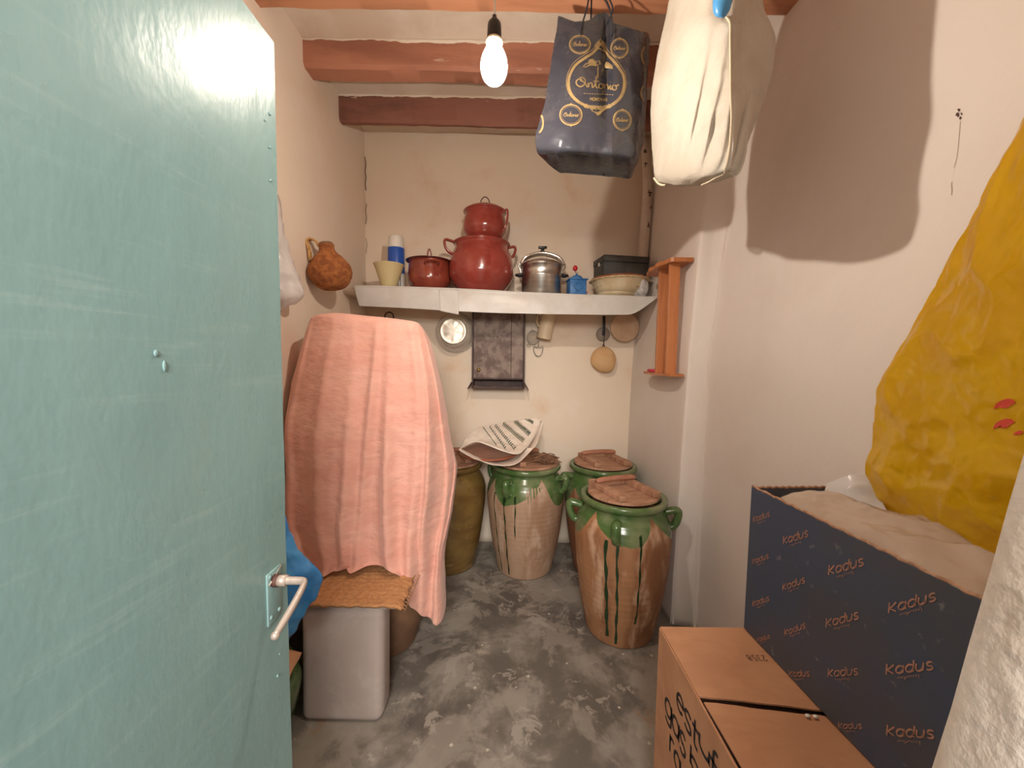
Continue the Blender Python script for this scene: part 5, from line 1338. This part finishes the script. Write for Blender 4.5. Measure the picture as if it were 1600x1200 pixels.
ribbon(bm, orn, 4.0, md_, 1)
blob(bm, [(922, 168), (928, 165), (936, 166), (944, 167), (948, 171), (941, 175), (937, 180), (933, 181), (930, 177), (924, 174)], md_)
def badge(cx, cy, rx, ry, rot=0, txt=True, a0=0, a1=360):
    ring = arc(cx, cy, rx, ry, a0, a1, 30); ribbon(bm, ring, 2.2, md_, 1.2)
    ring = arc(cx, cy, rx * .84, ry * .84, a0, a1, 30); ribbon(bm, ring, .5, md_, 1.4)
    if a1 - a0 > 300:
        blob(bm, [(cx - 4, cy - ry + .6), (cx, cy - ry - 2.6), (cx + 4, cy - ry + .6)], md_); blob(bm, [(cx - 4, cy + ry - .6), (cx, cy + ry + 2.4), (cx + 4, cy + ry - .6)], md_)
    if txt: put_script(cx - rx * .68, cy + 2.5, rx * 1.4, 7, 1.0, .02)
badge(906, 70, 16, 14); badge(968, 76, 13, 15); badge(892, 180, 17, 16); badge(972, 188, 13.5, 15.5)
badge(841, 192, 8, 16, txt=False, a0=-80, a1=80); badge(1009, 87, 7, 14, txt=False, a0=110, a1=250); badge(1008, 146, 7, 13, txt=False, a0=110, a1=250)
obj('gold_print', bm, M['gold_ink'], t, world=True, label='gold crest and lettering')
for (a_, b_, c_, e_) in (((909, 46), (918, 8), (924, -60), 0), ((957, 52), (951, 10), (930, -60), .0)):
    bm = B(); tube(bm, [U(a_[0] - 2, a_[1] + 8, YD - .035), U(a_[0], a_[1] - 6, YD - .02), U(b_[0], b_[1], YD - .01), U(925, -38, 1.715)], .0035, 8, smooth=5)
    obj('cord_handle', bm, M['cord'], t, world=True)
    bm = B(); tube(bm, [U(a_[0] + 14 * (1 if a_[0] < 930 else -1), a_[1] - 8, YD + .03), U(b_[0] + 6, b_[1], YD + .02), U(925, -38, 1.715)], .0035, 8, smooth=5)
    obj('cord_handle', bm, M['cord'], t, world=True)
bm = B(); hp = U(925, -38, 1.70); tube(bm, [hp, (hp.x, 1.735, hp.z + .004)], .004, 8); obj('nail', bm, M['rust'], t, world=True)

# ================================================================== WHITE CLOTH BAG hung from the beam
G = [
 [(1080, -150, 1.22), (1090, -150, 1.2), (1100, -150, 1.18), (1110, -150, 1.17), (1120, -150, 1.19), (1130, -150, 1.22), (1135, -150, 1.25)],
 [(1056, -60, 1.26), (1075, -58, 1.20), (1095, -52, 1.15), (1118, -42, 1.13), (1140, -50, 1.17), (1165, -50, 1.23), (1180, -50, 1.28)],
 [(1046, 0, 1.28), (1070, 2, 1.20), (1100, 4, 1.13), (1130, 18, 1.09), (1152, 5, 1.15), (1175, 0, 1.22), (1190, 4, 1.28)],
 [(1036, 45, 1.29), (1064, 45, 1.19), (1100, 44, 1.11), (1141, 42, 1.06), (1160, 45, 1.13), (1188, 45, 1.22), (1205, 48, 1.30)],
 [(1024, 105, 1.30), (1060, 105, 1.18), (1100, 105, 1.10), (1142, 105, 1.05), (1160, 108, 1.13), (1185, 105, 1.22), (1201, 100, 1.30)],
 [(1017, 165, 1.30), (1058, 168, 1.17), (1100, 168, 1.09), (1143, 165, 1.04), (1157, 165, 1.11), (1172, 160, 1.20), (1184, 160, 1.28)],
 [(1018, 222, 1.29), (1058, 228, 1.16), (1100, 228, 1.08), (1143, 222, 1.035), (1148, 222, 1.09), (1156, 215, 1.17), (1164, 214, 1.24)],
 [(1021, 268, 1.28), (1058, 272, 1.16), (1098, 272, 1.085), (1138, 262, 1.04), (1141, 258, 1.09), (1145, 250, 1.15), (1150, 245, 1.20)],
 [(1025, 283, 1.28), (1058, 288, 1.18), (1096, 285, 1.11), (1132, 272, 1.06), (1136, 268, 1.10), (1142, 260, 1.15), (1148, 253, 1.20)]]
P = surf_pts([[U(q[0], q[1], 1.16 + (q[2] - 1.045) * (1.2 + .6 * min(1, j_ / 6) if k_ < 4 else .5) + (.06 if j_ == 0 and k_ > 3 else 0)) for k_, q in enumerate(r_)] for j_, r_ in enumerate(G)], 130, 150)
nv = len(P) - 1; nu = len(P[0]) - 1
for j, r_ in enumerate(P):
    for i, q in enumerate(r_):
        u = i / nu; v = j / nv
        # tension folds from the seam towards the lower left
        w_ = max(0, 1 - abs(u - .33) / .22) * max(0, 1 - abs(v - .68) / .35)
        s_ = (u * 2.2 + v * .9)
        q.y += .022 * w_ * math.sin(s_ * 26) + .008 * fn(q, 7, 2)
bm = B(); pillow(bm, P, lambda u, v: .12 * math.sin(PI * u) ** .5 * (.25 + .75 * min(1, v * 3)) * (1 - .75 * v ** 3), lambda p: .002 * fn(p, 20, 2), back=(.8, .6, 0))
t = thing('white_cloth_bag', 'large white cotton sack hanging from a beam at upper right', 'bag', U(1090, 285, 1.15))
wbag = obj('sack', bm, M['white_cloth'], t, world=True)
mw_ = onto(wbag, .002)
sp = [mw_(x, y) for x, y in ((1134, 28), (1140, 38), (1141, 60), (1141.5, 90), (1141, 120), (1142, 150), (1142, 180), (1141, 210), (1140, 235), (1136, 258), (1131, 270))]
sp = [p for p in sp if p]
bm = B(); tube(bm, [p + Vector((.001 * math.sin(i * 2), -.001, 0)) for i, p in enumerate(sp)], .0032, 8, smooth=6)
be = [U(1131, 272, 1.175), U(1120, 277, 1.20), U(1108, 284, 1.24), U(1096, 289, 1.29)]
obj('seam', bm, M['seam'], t, world=True, label='raised cream seam'); bm = B(); tube(bm, be, .0028, 8, smooth=5); obj('bottom_seam', bm, M['seam'], t, world=True); bm = B(); tube(bm, [U(1022, 278, 1.58), U(1027, 285, 1.56), U(1033, 289, 1.54), U(1040, 289, 1.52)], .004, 8, smooth=5)
obj('corner_seam', bm, M['seam'], t, world=True)
bm = B(); hp = U(1108, -150, 1.28); tube(bm, [hp + Vector((0, .02, -.02)), (hp.x + .01, 1.28, 3.0), (hp.x + .01, 1.29, 3.07)], .006, 8, smooth=4); obj('hanging_string', bm, M['seam'], t, world=True)
# blue bundle showing in its mouth
c = U(1129, -2, 1.15)
bm = B(); bmesh.ops.create_icosphere(bm, subdivisions=4, radius=1, matrix=Matrix.Diagonal((.024, .022, .046, 1)))
for v in bm.verts: v.co *= 1 + .12 * ridge(v.co, 30, 2)
o = obj('blue_bundle', bm, M['blue_plastic']); o.location = c; tag(o, 'blue plastic bundle showing at the mouth of the white sack', 'bundle')
